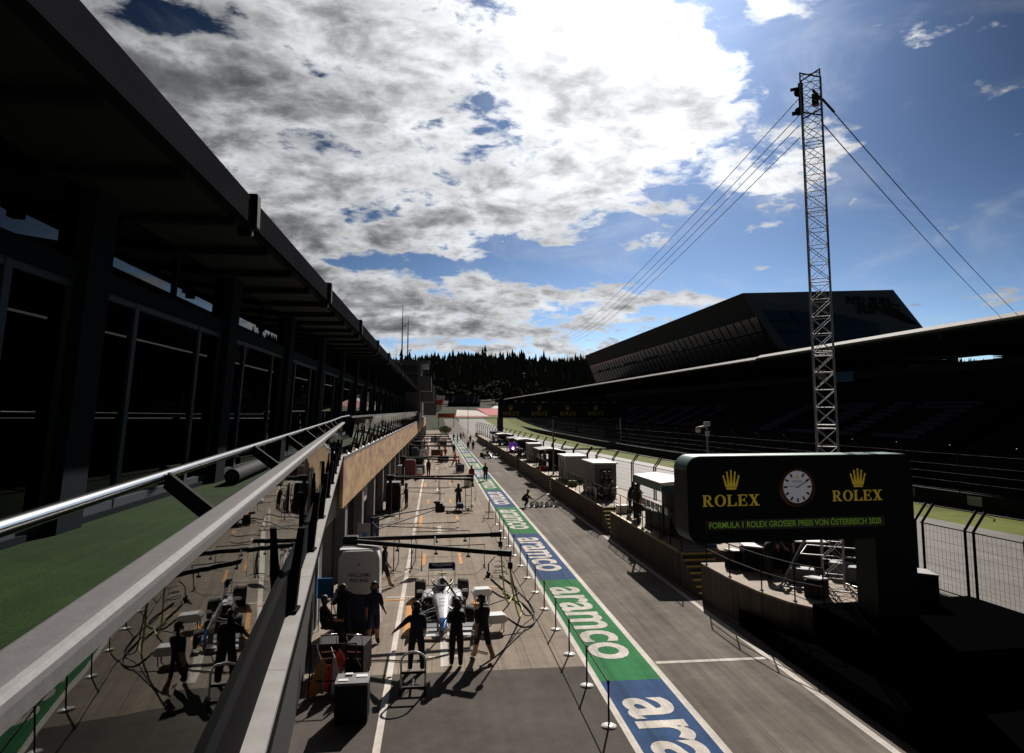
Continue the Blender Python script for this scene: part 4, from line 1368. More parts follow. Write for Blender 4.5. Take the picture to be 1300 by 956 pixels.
for k in range(38):
    u_ = .012 + k / 40.5
    if rnd.random() < .6:
        hbb(plate(lane, [(u_, .60), (u_ + .018, .60), (u_ + .018, .64), (u_, .64)], .13, .16), 'grey_blind', M[rnd.choice(['frame', 'midgrey', 'frame', 'midgrey'])])  # plain grey blinds behind a random part of the panes
hbb(plate(near, [(0.0, .0), (1, .0), (1, 1), (0, 1)], .02, .06), 'front_cladding', M['bldg_front'])
hbb(plate(near, [(.05, .30), (.52, .40), (.74, .55), (.67, .74), (.50, .82), (.30, .99), (.06, .93)], .07, .12), 'front_window', mat('blue_window_glass', (.05, .14, .25), .3, .0))
for a, b in (((.22, .335), (.20, .95)), ((.38, .37), (.40, .9)), ((.05, .5), (.55, .55)), ((.05, .7), (.6, .68))):
    mb = MB(); mb.beam(near(*a, .14), near(*b, .14), .18, .18, 0, (0, 1, 0)); hbb(mb, 'front_mullion', M['darkgrey'])
for (a, v_) in ((.53, .60), (.57, .595), (.62, .565), (.655, .555)):
    hbb(plate(near, [(a, v_), (a + .02, v_ - .004), (a + .018, v_ + .018), (a, v_ + .02)], .12, .15), 'window_lamp', M['lightgrey'])
blk = mat('black_sign_letters', (.006, .006, .008), .5)
Mn = Matrix.Translation(near(.78, .175, .12)) @ Matrix.Rotation(math.pi / 2, 4, 'X')
text_mesh('roof_lettering', 'RED BULL', 2.0, blk, None, .05, .06, M=Mn, width=10.0).parent = hb_
text_mesh('roof_lettering', 'RING', 2.9, blk, None, .05, .08, M=Matrix.Translation(near(.80, .32, .13)) @ Matrix.Rotation(math.pi / 2, 4, 'X'), width=9.0).parent = hb_
for o in [x for x in hb_.children if x.name.startswith('roof_lettering')]: o.location = -Vector(hb_.location)
hbb(plate(near, [(.80, .33), (.92, .30), (.985, .56), (.93, .55), (.86, .44)], .07, .13), 'roof_emblem', blk)
hbb(plate(near, [(.885, .13), (.92, .13), (.92, .20), (.885, .20)], .13, .17), 'emblem_disc', mat('dull_orange', (.16, .06, .01), .5))
mb = MB(); mb.bar((77, 127, 30), (77, 127, 31.6), .05); hbb(mb, 'roof_aerial', M['darkgrey'])
mb = MB(); mb.bx(68, 96, 128, 268, 0, 18); hbb(mb, 'lower_block', M['bldg_dark'])

# ------------------------------------------------------------------ lettered gantry over the straight
gt = thing('lettered_gantry', 'dark green banner gantry with four gold crowns spanning the main straight', 'gantry', (25, 131, 0))
mb = MB(); mb.bx(-12.8, 12.4, 0, 1.2, 5.6, 8.5, 0, .05); bm_ = mb.build('banner_beam', M['sign_green'], gt)
for x in (-12.4, 12.0):
    mb = MB(); mb.bx(x - .55, x + .55, .1, 1.1, 0, 5.6, 0, .04); mb.build('leg', M['navy'], gt)
for k in range(4):
    x = -10.4 + 5.6 * k
    mb = MB(); serif_word(mb, 'ROLEX', x - 1.5, 6.05, .72, -.004, .03, .86); mb.build('lettering', M['gold_dim'], bm_)
    mb = MB(); crown(mb, x, 7.05, 1.0, -.004, .03); mb.build('crown_emblem', M['gold_dim'], bm_)
mb = MB()
for k in range(10):
    mb.bx(-8 + 2.0 * k, -7.3 + 2.0 * k, .3, .8, 8.5, 8.66)
mb.build('lamp_row', M['lightgrey'], gt)['kind'] = 'stuff'
# orange board at the pit exit
ob = thing('orange_board', 'small orange advertising board over the pit exit in the distance', 'sign', (4.2, 252, th(4, 252)))
mb = MB(); mb.bx(-3.1, 3.1, 0, .3, 3.5, 5.1); bd = mb.build('board', M['orange'], ob)
text_mesh('lettering', 'PIRELLI', 1.5, M['red'], bd, .01, .03, M=Matrix.Translation((0, -.02, 4.3)) @ Matrix.Rotation(math.pi / 2, 4, 'X'), width=5.2)
for x in (-2.8, 2.8):
    mb = MB(); mb.bar((x, .15, 0), (x, .15, 3.5), .12, 0, 6); mb.build('post', M['darkgrey'], ob)
# far small stand with blue seats
fs = thing('far_stand', 'small dark blue stand with pale slanted struts at the foot of the wooded hill', 'grandstand', (18, 425, th(18, 425)))
mb = MB(); mb.extr([(0, 0), (0, 3), (1, 3.2)], 0, .1)
mb = MB()
prof = [(0, 0)]
for i in range(9):
    prof += [(i * 1.0, 1.2 + i * .75), (i * 1.0 + 1.0, 1.2 + i * .75)]
prof += [(9, 0)]
mb.M = Matrix.Rotation(math.pi / 2, 4, 'Z')
mb.extr(prof, -10, 9.5)
mb.build('seating', M['navy'], fs)
for x in (-7.2, 6.2, 8.6):
    mb = MB(); mb.beam((x - .6, -.15, 1.4), (x + .9, 5.5, 6.4), .7, .25); mb.build('strut', M['lightgrey'], fs)
mb = MB(); mb.bx(-10, 10, -1, -.6, 0, 2.2); mb.build('front_wall', M['darkgrey'], fs)

# ------------------------------------------------------------------ trees
rt = random.Random(21)
def conifer(mb, x, y, z, h, r, n=6, tiers=6):
    for t in range(tiers):
        f = t / tiers
        zb = z + h * (.10 + .86 * f); zt = z + h * min(1.0, .10 + .86 * f + .30)
        rr = r * (1 - f) ** .8 * rt.uniform(.8, 1.15)
        a0 = rt.uniform(0, 6.28)
        vv = [(x, y, zt)]
        for j in range(n * 2):
            a = a0 + math.pi * j / n
            q = rr * (rt.uniform(.85, 1.15) if j % 2 == 0 else .5)
            vv.append((x + q * math.cos(a), y + q * math.sin(a), zb - (.05 * h if j % 2 == 0 else 0) + rt.uniform(-.02, .02) * h))
        mb.add(vv, [(0, 1 + j, 1 + (j + 1) % (2 * n)) for j in range(2 * n)])
mb = MB()
for i in range(3600):
    x = rt.uniform(-170, 560); y = 455 + 280 * (rt.random() ** .75)
    if y < 520 and x < 48: y += 80
    h = rt.uniform(13, 21) * (1.0 if rt.random() < .93 else 1.3)
    conifer(mb, x, y, th(x, y) - 1, h, h * .23, 4, 4)
for i in range(900):
    x = -60 + 330 * i / 900 + rt.uniform(-1, 1); y = rt.uniform(712, 746)
    h = rt.uniform(12, 16) * (1.0 if rt.random() < .95 else 1.3)
    conifer(mb, x, y, th(x, y) - 1, h, h * rt.uniform(.24, .36), 5, 6)
for i in range(420):
    x = rt.uniform(150, 420); y = rt.uniform(150, 420)
    h = rt.uniform(7, 11)
    conifer(mb, x, y, th(x, y) - 1, h, h * .24, 4, 4)
wood = mb.build('forest', M['conifer']); wood['kind'] = 'stuff'
def leafball(mb, x, y, z, rx, rz, n, s):
    for _ in range(n):
        a = rt.uniform(0, 6.283); c_ = rt.uniform(-1, 1); q = rt.random() ** .4
        px = x + rx * q * math.sqrt(1 - c_ * c_) * math.cos(a); py = y + rx * q * math.sqrt(1 - c_ * c_) * math.sin(a); pz = z + rz * q * c_
        u_ = Vector((rt.uniform(-1, 1), rt.uniform(-1, 1), rt.uniform(-1, 1))).normalized()
        w_ = u_.orthogonal().normalized() * s; u_ = u_ * s
        c0 = Vector((px, py, pz))
        mb.add([c0 - u_, c0 + w_ * .6, c0 + u_, c0 - w_ * .6], [(0, 1, 2, 3)])
def tree(x, y, h, r, lab, m='leaf', grp='broad-leaved trees at the foot of the hill'):
    t_ = thing('broadleaf_tree', lab, 'tree', (x, y, th(x, y) - .1), 0, grp)
    mb = MB(); mb.tube([(0, 0, 0), (.05 * h * .3, 0, h * .35), (0, .02 * h, h * .8)], [h * .03, h * .022, h * .006], 6)
    for q in range(4):
        a = q * 1.57 + rt.random(); mb.tube([(0, 0, h * (.35 + .08 * q)), (r * .6 * math.cos(a), r * .6 * math.sin(a), h * (.55 + .09 * q))], [h * .012, h * .004], 5)
    mb.build('trunk', M['bark'], t_)
    mb = MB()
    for q in range(7):
        a = rt.uniform(0, 6.28); d = r * rt.uniform(.1, .62)
        leafball(mb, d * math.cos(a), d * math.sin(a), h * rt.uniform(.42, .86), r * rt.uniform(.35, .6), h * rt.uniform(.12, .2), 150, r * .10)
    mb.build('crown', M[m], t_)
places = ['at the hill foot just left of the tall distant lamp mast', 'at the hill foot right above the white run-off', 'at the hill foot above the red run-off', 'at the hill foot above the grey run-off', 'at the hill foot left of the grandstand roof tip', 'low on the hill beyond the far end of the grandstand roof', 'low on the hill behind the small blue stand', 'at the foot of the hill beside the white control block', 'low on the hill just behind the lettered gantry', 'at the hill foot between the blue stand and the gantry']
pxs = [(588, 520), (607, 505), (625, 500), (640, 512), (655, 500), (675, 515), (575, 512), (556, 505), (690, 505), (618, 528)]
for (px, Y), pl_ in zip(pxs, places):
    h = rt.uniform(11, 16)
    tree((px - 552) / 860 * Y, Y, h, h * .42, 'broad olive green tree ' + pl_)
for i in range(9):
    px = 570 + 19.5 * i; Y = 455 + 14 * (i % 3)
    h = rt.uniform(9, 13)
    tree((px - 552) / 860 * Y, Y, h, h * .5, 'low olive bushy tree, %s from the left in the row at the hill foot' % (['first'] + ORD[1:])[i], grp='low bushy trees in a row at the hill foot')
for i, (x, y, h, lab) in enumerate(((97, 113, 13.5, 'dark leafy tree seen through the gap under the grandstand roof'), (122, 128, 14, 'dark leafy tree beyond the gap below the grandstand roof, right of the first'))):
    tree(x, y, h, h * .4, lab, 'leaf', 'trees seen under the grandstand roof')
b_ = thing('round_bush', 'small bright green round bush on the island at the pit exit', 'bush', (3.2, 208, 0))
mb = MB(); leafball(mb, 0, 0, 1.2, 2.0, 1.2, 900, .17); mb.build('leaves', M['leaf_bright'], b_)
mb = MB(); mb.tube([(0, 0, 0), (.05, 0, 1.2)], [.12, .05], 6); mb.build('stem', M['bark'], b_)
# masts
def mast(x, y, z0, h, lab, kind='lamp'):
    t_ = thing('tall_mast', lab, 'mast', (x, y, z0))
    mb = MB(); mb.tube([(0, 0, 0), (0, 0, h)], [.10, .06], 8); mb.build('pole', M['midgrey'], t_)
    mb = MB()
    if kind == 'lamp':
        mb.box((.15, 0, h), (.5, .25, .25), 0, .04)
        mb.build('lamp_head', M['darkgrey'], t_)
    else:
        mb.bar((-.45, 0, h - .1), (.15, 0, h - .02), .04, 0, 6); mb.box((.0, 0, h + .08), (.34, .2, .22), 0, .03); mb.box((-.0, -.05, h - .45), (.2, .2, .24), 0, .03)
        mb.build('bracket', M['lightgrey'], t_)
        mb = MB(); mb.lathe([(.03, -.42), (.13, -.36), (.15, -.22), (.11, -.1), (.03, -.06)], 12, 0, 'z', (-.5, 0, h)); mb.build('camera_dome', M['lightgrey'], t_)
        mb = MB(); mb.ball((-.5, 0, h - .42), .1); mb.build('camera_lens', M['black'], t_)
mast(9.8, 202, 0, 13, 'tall distant lamp mast before the wooded hill', 'lamp')
mast(10.65, 60.9, PZ * 0 + 0, 6.3, 'slim grey mast standing beside the tall white box', 'lamp')
mast(14.6, 35.4, 0, 6.2, 'grey pole carrying surveillance cameras behind the clock sign', 'cam')

# ------------------------------------------------------------------ people
SKINC = mat('skin', (.42, .22, .14), .55, var=.12, scale=9)
SKIND = mat('tanned_skin', (.30, .15, .09), .55, var=.12, scale=9)
HAIR = mat('dark_hair', (.02, .013, .009), .6)
CL = {k: mat(k + '_cloth', c, .85, var=.25, scale=7) for k, c in dict(black=(.012, .012, .014), navy=(.012, .018, .045), charcoal=(.035, .035, .04), red=(.22, .012, .015), white=(.55, .55, .55), grey=(.14, .14, .15), teal=(.01, .10, .10), orange=(.38, .10, .02)).items()}
SHOE = mat('dark_shoe', (.015, .015, .016), .6)
def person_mesh(name, lean=.04, legL=(.03, .06), legR=(-.03, .06), armL=(.05, .12, .25), armR=(.05, .12, .25), head=0.0, shorts=False, spread=.0, turn=0.0, sleeves=False):
    P, Rr, E, B = {}, {}, [], {}
    def seg(a, b, bone): E.append((a, b)); B[(a, b)] = bone
    ch = Vector((0, math.sin(lean), math.cos(lean)))
    P['pel'] = Vector((0, 0, 0)); P['spi'] = ch * .22; P['che'] = ch * .42
    hd = Vector((0, math.sin(lean * .6 + head), math.cos(lean * .6 + head)))
    P['nec'] = ch * .53; P['hb'] = P['nec'] + hd * .09; P['hm'] = P['hb'] + hd * .10 + Vector((0, .02, 0)); P['ht'] = P['hb'] + hd * .185
    for a, r in (('pel', (.205, .155)), ('spi', (.195, .145)), ('che', (.215, .155)), ('nec', (.078, .075)), ('hb', (.088, .098)), ('hm', (.102, .122)), ('ht', (.075, .085))): Rr[a] = r
    seg('pel', 'spi', 'shirt'); seg('spi', 'che', 'shirt'); seg('che', 'nec', 'shirt'); seg('nec', 'hb', 'skin'); seg('hb', 'hm', 'skin'); seg('hm', 'ht', 'skin')
    hands = []
    for sd_, (f, out, el), (a, kn) in ((-1, armL, legL), (1, armR, legR)):
        q = 'L' if sd_ < 0 else 'R'
        sh = ch * .44 + Vector((sd_ * .185, 0, 0))
        def dr(an): return Vector((sd_ * math.sin(out), math.sin(an) * math.cos(out), -math.cos(an) * math.cos(out)))
        eb = sh + dr(f) * .29; wr = eb + dr(f + el) * .25; pm = wr + dr(f + el) * .085
        P['s' + q], P['e' + q], P['w' + q], P['p' + q] = sh, eb, wr, pm
        Rr['s' + q], Rr['e' + q], Rr['w' + q], Rr['p' + q] = (.105, .100), (.066, .066), (.044, .040), (.050, .030)
        seg('che', 's' + q, 'shirt'); seg('s' + q, 'e' + q, 'shirt'); seg('e' + q, 'w' + q, 'shirt' if sleeves else 'skin'); seg('w' + q, 'p' + q, 'skin')
        hands.append((pm, dr(f + el), sd_))
        hp = Vector((sd_ * .095, 0, -.03))
        kd = Vector((sd_ * (.02 + spread), math.sin(a), -math.cos(a))).normalized(); an_ = a - kn
        kd2 = Vector((sd_ * (.01 + spread * .3), math.sin(an_), -math.cos(an_))).normalized()
        k_ = hp + kd * .43; ak = k_ + kd2 * .42
        P['h' + q], P['k' + q], P['a' + q] = hp, k_, ak
        fo = Vector((sd_ * .03, math.cos(an_ * .5), math.sin(an_ * .5) * .6 - .22)).normalized()
        P['t' + q] = ak + fo * .17 + Vector((0, 0, -.025)); P['l' + q] = ak + Vector((0, -.05, -.045))
        Rr['h' + q], Rr['k' + q], Rr['a' + q], Rr['t' + q], Rr['l' + q] = (.135, .14), (.090, .094), (.066, .070), (.056, .042), (.056, .050)
        seg('pel', 'h' + q, 'legs'); seg('h' + q, 'k' + q, 'legs'); seg('k' + q, 'a' + q, 'skin' if shorts else 'legs'); seg('a' + q, 't' + q, 'shoe'); seg('a' + q, 'l' + q, 'shoe')
    low = min(p.z - Rr[k][1] * .9 for k, p in P.items())
    for p in P.values(): p.z -= low
    for h_ in hands: pass
    keys = list(P)
    me = bpy.data.meshes.new(name)
    me.from_pydata([P[k] for k in keys], [(keys.index(a), keys.index(b)) for a, b in E], [])
    ob = bpy.data.objects.new(name, me); col.objects.link(ob)
    md = ob.modifiers.new('skin', 'SKIN'); md.use_smooth_shade = True; md.branch_smoothing = .4
    for i, k in enumerate(keys):
        me.skin_vertices[0].data[i].radius = Rr[k]
        me.skin_vertices[0].data[i].use_root = (k == 'pel')
    ss = ob.modifiers.new('sub', 'SUBSURF'); ss.levels = 1; ss.render_levels = 1
    bpy.context.view_layer.update()
    m2 = bpy.data.meshes.new_from_object(ob.evaluated_get(bpy.context.evaluated_depsgraph_get()))
    bpy.data.objects.remove(ob)
    vs_ = [tuple(v_.co) for v_ in m2.vertices]; fs_ = [tuple(p_.vertices) for p_ in m2.polygons]
    segs = [(P[a], P[b], B[(a, b)], max(Rr[a][0], Rr[b][0])) for a, b in E]
    idx = {'skin': 0, 'shirt': 1, 'legs': 2, 'shoe': 3}
    mi = []
    for f in fs_:
        c = sum((Vector(vs_[i]) for i in f), Vector()) / len(f)
        best = None
        for a, b, bn, r in segs:
            ab = b - a; t = max(0, min(1, (c - a).dot(ab) / max(ab.length_squared, 1e-9)))
            d = (c - (a + ab * t)).length / r
            if best is None or d < best[0]: best = (d, bn)
        mi.append(idx[best[1]])
    mb = MB()
    mb.v, mb.f, mb.mi, mb.sm = vs_, fs_, mi, [True] * len(fs_)
    # fingers, nose, ears
    for (pm, d, sd_), q in zip(hands, 'LR'):
        pm = P['p' + q]; d = (P['p' + q] - P['w' + q]).normalized()
        side = Vector((0, 1, 0)) if abs(d.y) < .8 else Vector((0, 0, 1))
        side = (side - d * side.dot(d)).normalized(); cr_ = d.cross(side) * sd_
        for i in range(4):
            o_ = side * (.030 - .020 * i); ln = (.072, .080, .075, .060)[i]
            mb.tube([pm - d * .01 + o_, pm + d * ln * .55 + o_ - cr_ * .006, pm + d * ln * .95 + o_ * .9 - cr_ * .03], [.0095, .0085, .0065], 5)
        mb.tube([pm - d * .05 + side * .02, pm - d * .02 + side * .055 - cr_ * .01, pm + d * .015 + side * .060 - cr_ * .03], [.011, .010, .007], 5)
    hm, fw = P['hm'], Vector((0, 1, 0))
    mb.tube([hm + Vector((0, .075, .005)), hm + Vector((0, .112, -.022)), hm + Vector((0, .085, -.034))], [.008, .014, .008], 5)
    for s_ in (-1, 1):
        mb.ball(hm + Vector((s_ * .078, -.005, -.01)), (.012, .022, .032), 0, 6, 5)
        mb.ball(hm + Vector((s_ * .032, .084, .012)), (.012, .008, .008), 3, 6, 4)
    mb.box(hm + Vector((0, .088, -.058)), (.042, .006, .010), 3)
    body = mb.mesh(name, [SKINC, CL['black'], CL['black'], SHOE])
    hb2 = MB()
    c = P['hm'] + (P['ht'] - P['hm']) * .25 + Vector((0, -.018, .012))
    hb2.ball(c, (.098, .116, .104), 0, 12, 8)
    hb2.v = [(x, min(y, P['hm'].y + .075 - max(0, P['hm'].z + .045 - z) * 1.8), z) for x, y, z in hb2.v]
    hair = hb2.mesh(name + '_hair', [HAIR])
    cp = MB()
    cp.ball(c + Vector((0, .012, .01)), (.104, .121, .102), 0, 12, 8)
    cp.v = [(x, y, max(z, P['hm'].z + .035)) for x, y, z in cp.v]
    cp.box(P['hm'] + Vector((0, .14, .045)), (.14, .11, .012))
    cap = cp.mesh(name + '_cap', [CL['black']])
    return body, hair, cap
POSES = {
    'stand': dict(), 'reach': dict(armL=(.35, .75, .15), armR=(.1, .15, .5), legL=(.06, .05), legR=(-.05, .05), spread=.09, lean=.03),
    'hold': dict(armL=(.35, .1, 1.1), armR=(.4, .05, 1.2), lean=.08, spread=.03, head=.25),
    'walk': dict(legL=(.42, .12), legR=(-.30, .35), armL=(-.4, .1, .25), armR=(.45, .1, .35), lean=.07),
    'walkshorts': dict(legL=(.36, .10), legR=(-.28, .45), armL=(-.3, .12, .25), armR=(.35, .15, .35), lean=.07, shorts=True),
    'standshorts': dict(shorts=True, armL=(.3, .15, .7), armR=(.1, .12, .3), spread=.04),
    'crouch': dict(lean=.75, legL=(1.75, 2.25), legR=(1.35, 2.1), armL=(.6, .1, .4), armR=(.9, .1, .3), head=-.2),
    'bend': dict(lean=.9, legL=(.25, .35), legR=(-.1, .2), armL=(.9, .1, .2), armR=(.8, .1, .3), head=-.25),
    'sit': dict(lean=-.05, legL=(1.45, 1.45), legR=(1.5, 1.5), armL=(.6, .1, .7), armR=(.5, .1, .8), spread=.1),
    'work': dict(lean=.28, armL=(.85, .1, .5), armR=(.9, .08, .5), legL=(.15, .1), legR=(-.12, .1), head=.2),
}
PM = {}
VAR = {}
def person(pose, x, y, deg, shirt, legs, lab, z=0.0, cap=None, skin=None, grp=None, sc=1.0):
    if pose not in PM: PM[pose] = person_mesh('person', **POSES[pose])
    body, hair, cp = PM[pose]
    key = (pose, shirt, legs, skin is None)
    if key not in VAR:
        m_ = body.copy()
        m_.materials[0] = skin or SKINC; m_.materials[1] = CL[shirt]; m_.materials[2] = CL[legs]
        VAR[key] = m_
    o = bpy.data.objects.new('person', VAR[key]); col.objects.link(o)
    o.location = (x, y, z); o.rotation_euler = (0, 0, R_(deg)); o.scale = (sc,) * 3
    h = bpy.data.objects.new('hair', hair); col.objects.link(h); h.parent = o
    if cap:
        kk = ('cap', pose, cap)
        if kk not in VAR:
            VAR[kk] = cp.copy(); VAR[kk].materials[0] = CL[cap]
        c = bpy.data.objects.new('cap', VAR[kk]); col.objects.link(c); c.parent = o
    tag(o, lab, 'person', grp)
    return o
person('reach', -.42, 19.25, 12, 'navy', 'black', 'person in dark clothes holding one arm out at the front left of the white car', skin=SKINC)
person('hold', .66, 19.45, -6, 'black', 'black', 'person in black standing with hands together right before the nose of the white car', sc=.99)
person('walkshorts', 1.42, 19.9, 28, 'black', 'black', 'person in black shorts striding past the right front corner of the white car', cap='black')
person('work', -2.62, 21.35, 20, 'black', 'black', 'dark clothed person working at the foot of the tall white cabinet')
person('standshorts', -1.78, 21.6, 200, 'navy', 'navy', 'person in navy shorts standing at the right edge of the tall white cabinet')
person('sit', -3.15, 21.2, -60, 'charcoal', 'black', 'person sitting low between the garage wall and the white cabinet', z=.12)
person('walkshorts', -1.95, 28.1, -100, 'black', 'black', 'person in black shorts walking beside the tyre rack')
person('standshorts', -1.95, 50.0, 80, 'black', 'black', 'person in black shorts standing beside the black cabinet')
person('work', 1.75, 49.3, 0, 'charcoal', 'black', 'person bending over the low trolley in the middle of the apron')
person('stand', 3.55, 65.3, 10, 'red', 'charcoal', 'person in a dark red shirt at the tip of the red-ended boom')
person('walk', 5.1, 68.7, 175, 'black', 'charcoal', 'person in a red cap walking towards the camera on the painted strip', cap='red')
person('walk', 5.95, 121.5, 5, 'charcoal', 'black', 'left one of two people walking away together in the pit lane')
person('walk', 6.8, 121.0, -5, 'black', 'black', 'right one of two people walking away together in the pit lane')
person('stand', -.6, 74.0, 20, 'charcoal', 'black', 'person standing by the dark red cabinet')
person('crouch', 3.2, 80.5, 70, 'black', 'charcoal', 'person crouching by the red-ended boom equipment')
person('crouch', 6.45, 50.0, -95, 'black', 'black', 'person crouching on the pit lane at the white floor sign')
for o in [x for x in bpy.data.objects if x.name.startswith('person') and x.type == 'MESH' and x.parent is None and x.location.y < 24]:
    vz = max(v_.co.z for v_ in o.data.vertices)
    top = [v_.co for v_ in o.data.vertices if v_.co.z > vz - .20]
    c = sum(top, Vector()) / len(top)
    mb = MB(); mb.tube([(c.x + .112 * math.cos(a_), c.y, c.z - .02 + .135 * math.sin(a_)) for a_ in [R_(q) for q in range(0, 181, 18)]], .013, 6)
    for s_ in (-1, 1): mb.lathe([(.01, -.022), (.045, -.022), (.05, .0), (.045, .022), (.01, .022)], 12, 0, 'x', (c.x + s_ * .115, c.y, c.z - .03))
    mb.build('headset', M['midgrey'], o)
plat = [('work', 10.75, 38.1 - 1.0, -80, 'black', 'charcoal', 'person leaning over the railing left of the white canopy'), ('stand', 10.55, 35.3, -60, 'charcoal', 'black', 'person standing upright left of the teal-edged canopy'),
        ('stand', 10.95, 36.0, 100, 'grey', 'black', 'person in grey standing behind the others left of the canopy'), ('stand', 11.1, 42.8, 90, 'black', 'black', 'person in black just before the grey cabinet with the screen'),
        ('work', 10.7, 43.3, -90, 'navy', 'navy', 'person in navy leaning to the screen of the grey cabinet'), ('stand', 10.6, 65.2, 60, 'red', 'black', 'person in red beyond the tall white box on the pit wall'), ('stand', 11.0, 72.2, 0, 'black', 'black', 'person in black farther along the pit wall beyond the tall white box')]
for a in plat: person(*a, z=PZ)
rp = random.Random(5)
far_spots = [(-1.4, 88, 'near the fourth boom'), (.9, 91, 'between the fourth and fifth boom'), (2.6, 87.5, 'at the tip of the fourth boom'), (-2.2, 96, 'by the garage doors beyond the fourth boom'), (1.6, 101, 'in the middle of the apron before the fifth boom'), (3.1, 109, 'at the tip of the fifth boom'), (-1.0, 111, 'left under the fifth boom'), (.8, 117, 'in the middle of the apron beyond the fifth boom'), (-1.8, 126, 'left under the last boom'), (2.1, 131, 'right under the last boom'),
             (5.0, 150, 'on the far end of the painted strip'), (4.4, 158, 'left at the far crowd by the pit exit'), (6.2, 163, 'right at the far crowd by the pit exit'), (7.2, 170, 'at the right end of the far crowd by the pit exit'), (7.7, 148, 'alone at the right side of the far lane'), (.2, 142, 'far away left of the painted strip end')]
for i, (x, y, w_) in enumerate(far_spots):
    sh_ = rp.choice(['black', 'charcoal', 'red', 'navy', 'white', 'grey', 'orange'])
    person(rp.choice(['stand', 'walk', 'standshorts', 'work']), x, y, rp.uniform(0, 360), sh_, 'black', 'distant person in %s %s' % (sh_, w_))

# ------------------------------------------------------------------ single-seater race cars
WPN = mat('racing_white_paint', (.74, .75, .78), .25, coat=.4)
WBL = mat('racing_blue_paint', (.03, .14, .42), .25, coat=.4)
WNV = mat('racing_navy_paint', (.012, .022, .09), .3, coat=.4)
CARB = mat('carbon_fibre', (.016, .016, .018), .4, var=.3, scale=40)
TYR = mat('tyre_rubber', (.016, .016, .017), .8)
def rr(y, hw, z0, z1, n=16, p=3.2):
    cz, hz_ = (z0 + z1) / 2, (z1 - z0) / 2
    o = []
    for j in range(n):
        t = 2 * math.pi * j / n
        c, s_ = math.cos(t), math.sin(t)
        o.append((hw * math.copysign(abs(c) ** (2 / p), c), y, cz + hz_ * math.copysign(abs(s_) ** (2 / p), s_)))
    return o
def wheel(x, y, r, w_, par, inner):
    wh = bpy.data.objects.new('wheel', None); col.objects.link(wh); wh.parent = par; wh.location = (x, y, r)
    mb = MB(); mb.lathe([(r * .68, -w_ / 2), (r * .93, -w_ / 2), (r, -w_ * .38), (r, w_ * .38), (r * .93, w_ / 2), (r * .68, w_ / 2)], 32, 0, 'x'); mb.build('tyre', TYR, wh)
    mb = MB(); mb.lathe([(.03, -w_ * .36), (r * .5, -w_ * .30), (r * .68, -w_ * .42), (r * .69, w_ * .42), (r * .5, w_ * .30), (.03, w_ * .36)], 24, 0, 'x')
    for k in range(7):
        a = k * .9; mb.box((math.copysign(w_ * .34, x), r * .38 * math.cos(a), r * .38 * math.sin(a)), (.02, .05, r * .6), 0, 0, Matrix.Rotation(-a + math.pi / 2, 3, 'X'))
    mb.build('rim', M['darkgrey'], wh)
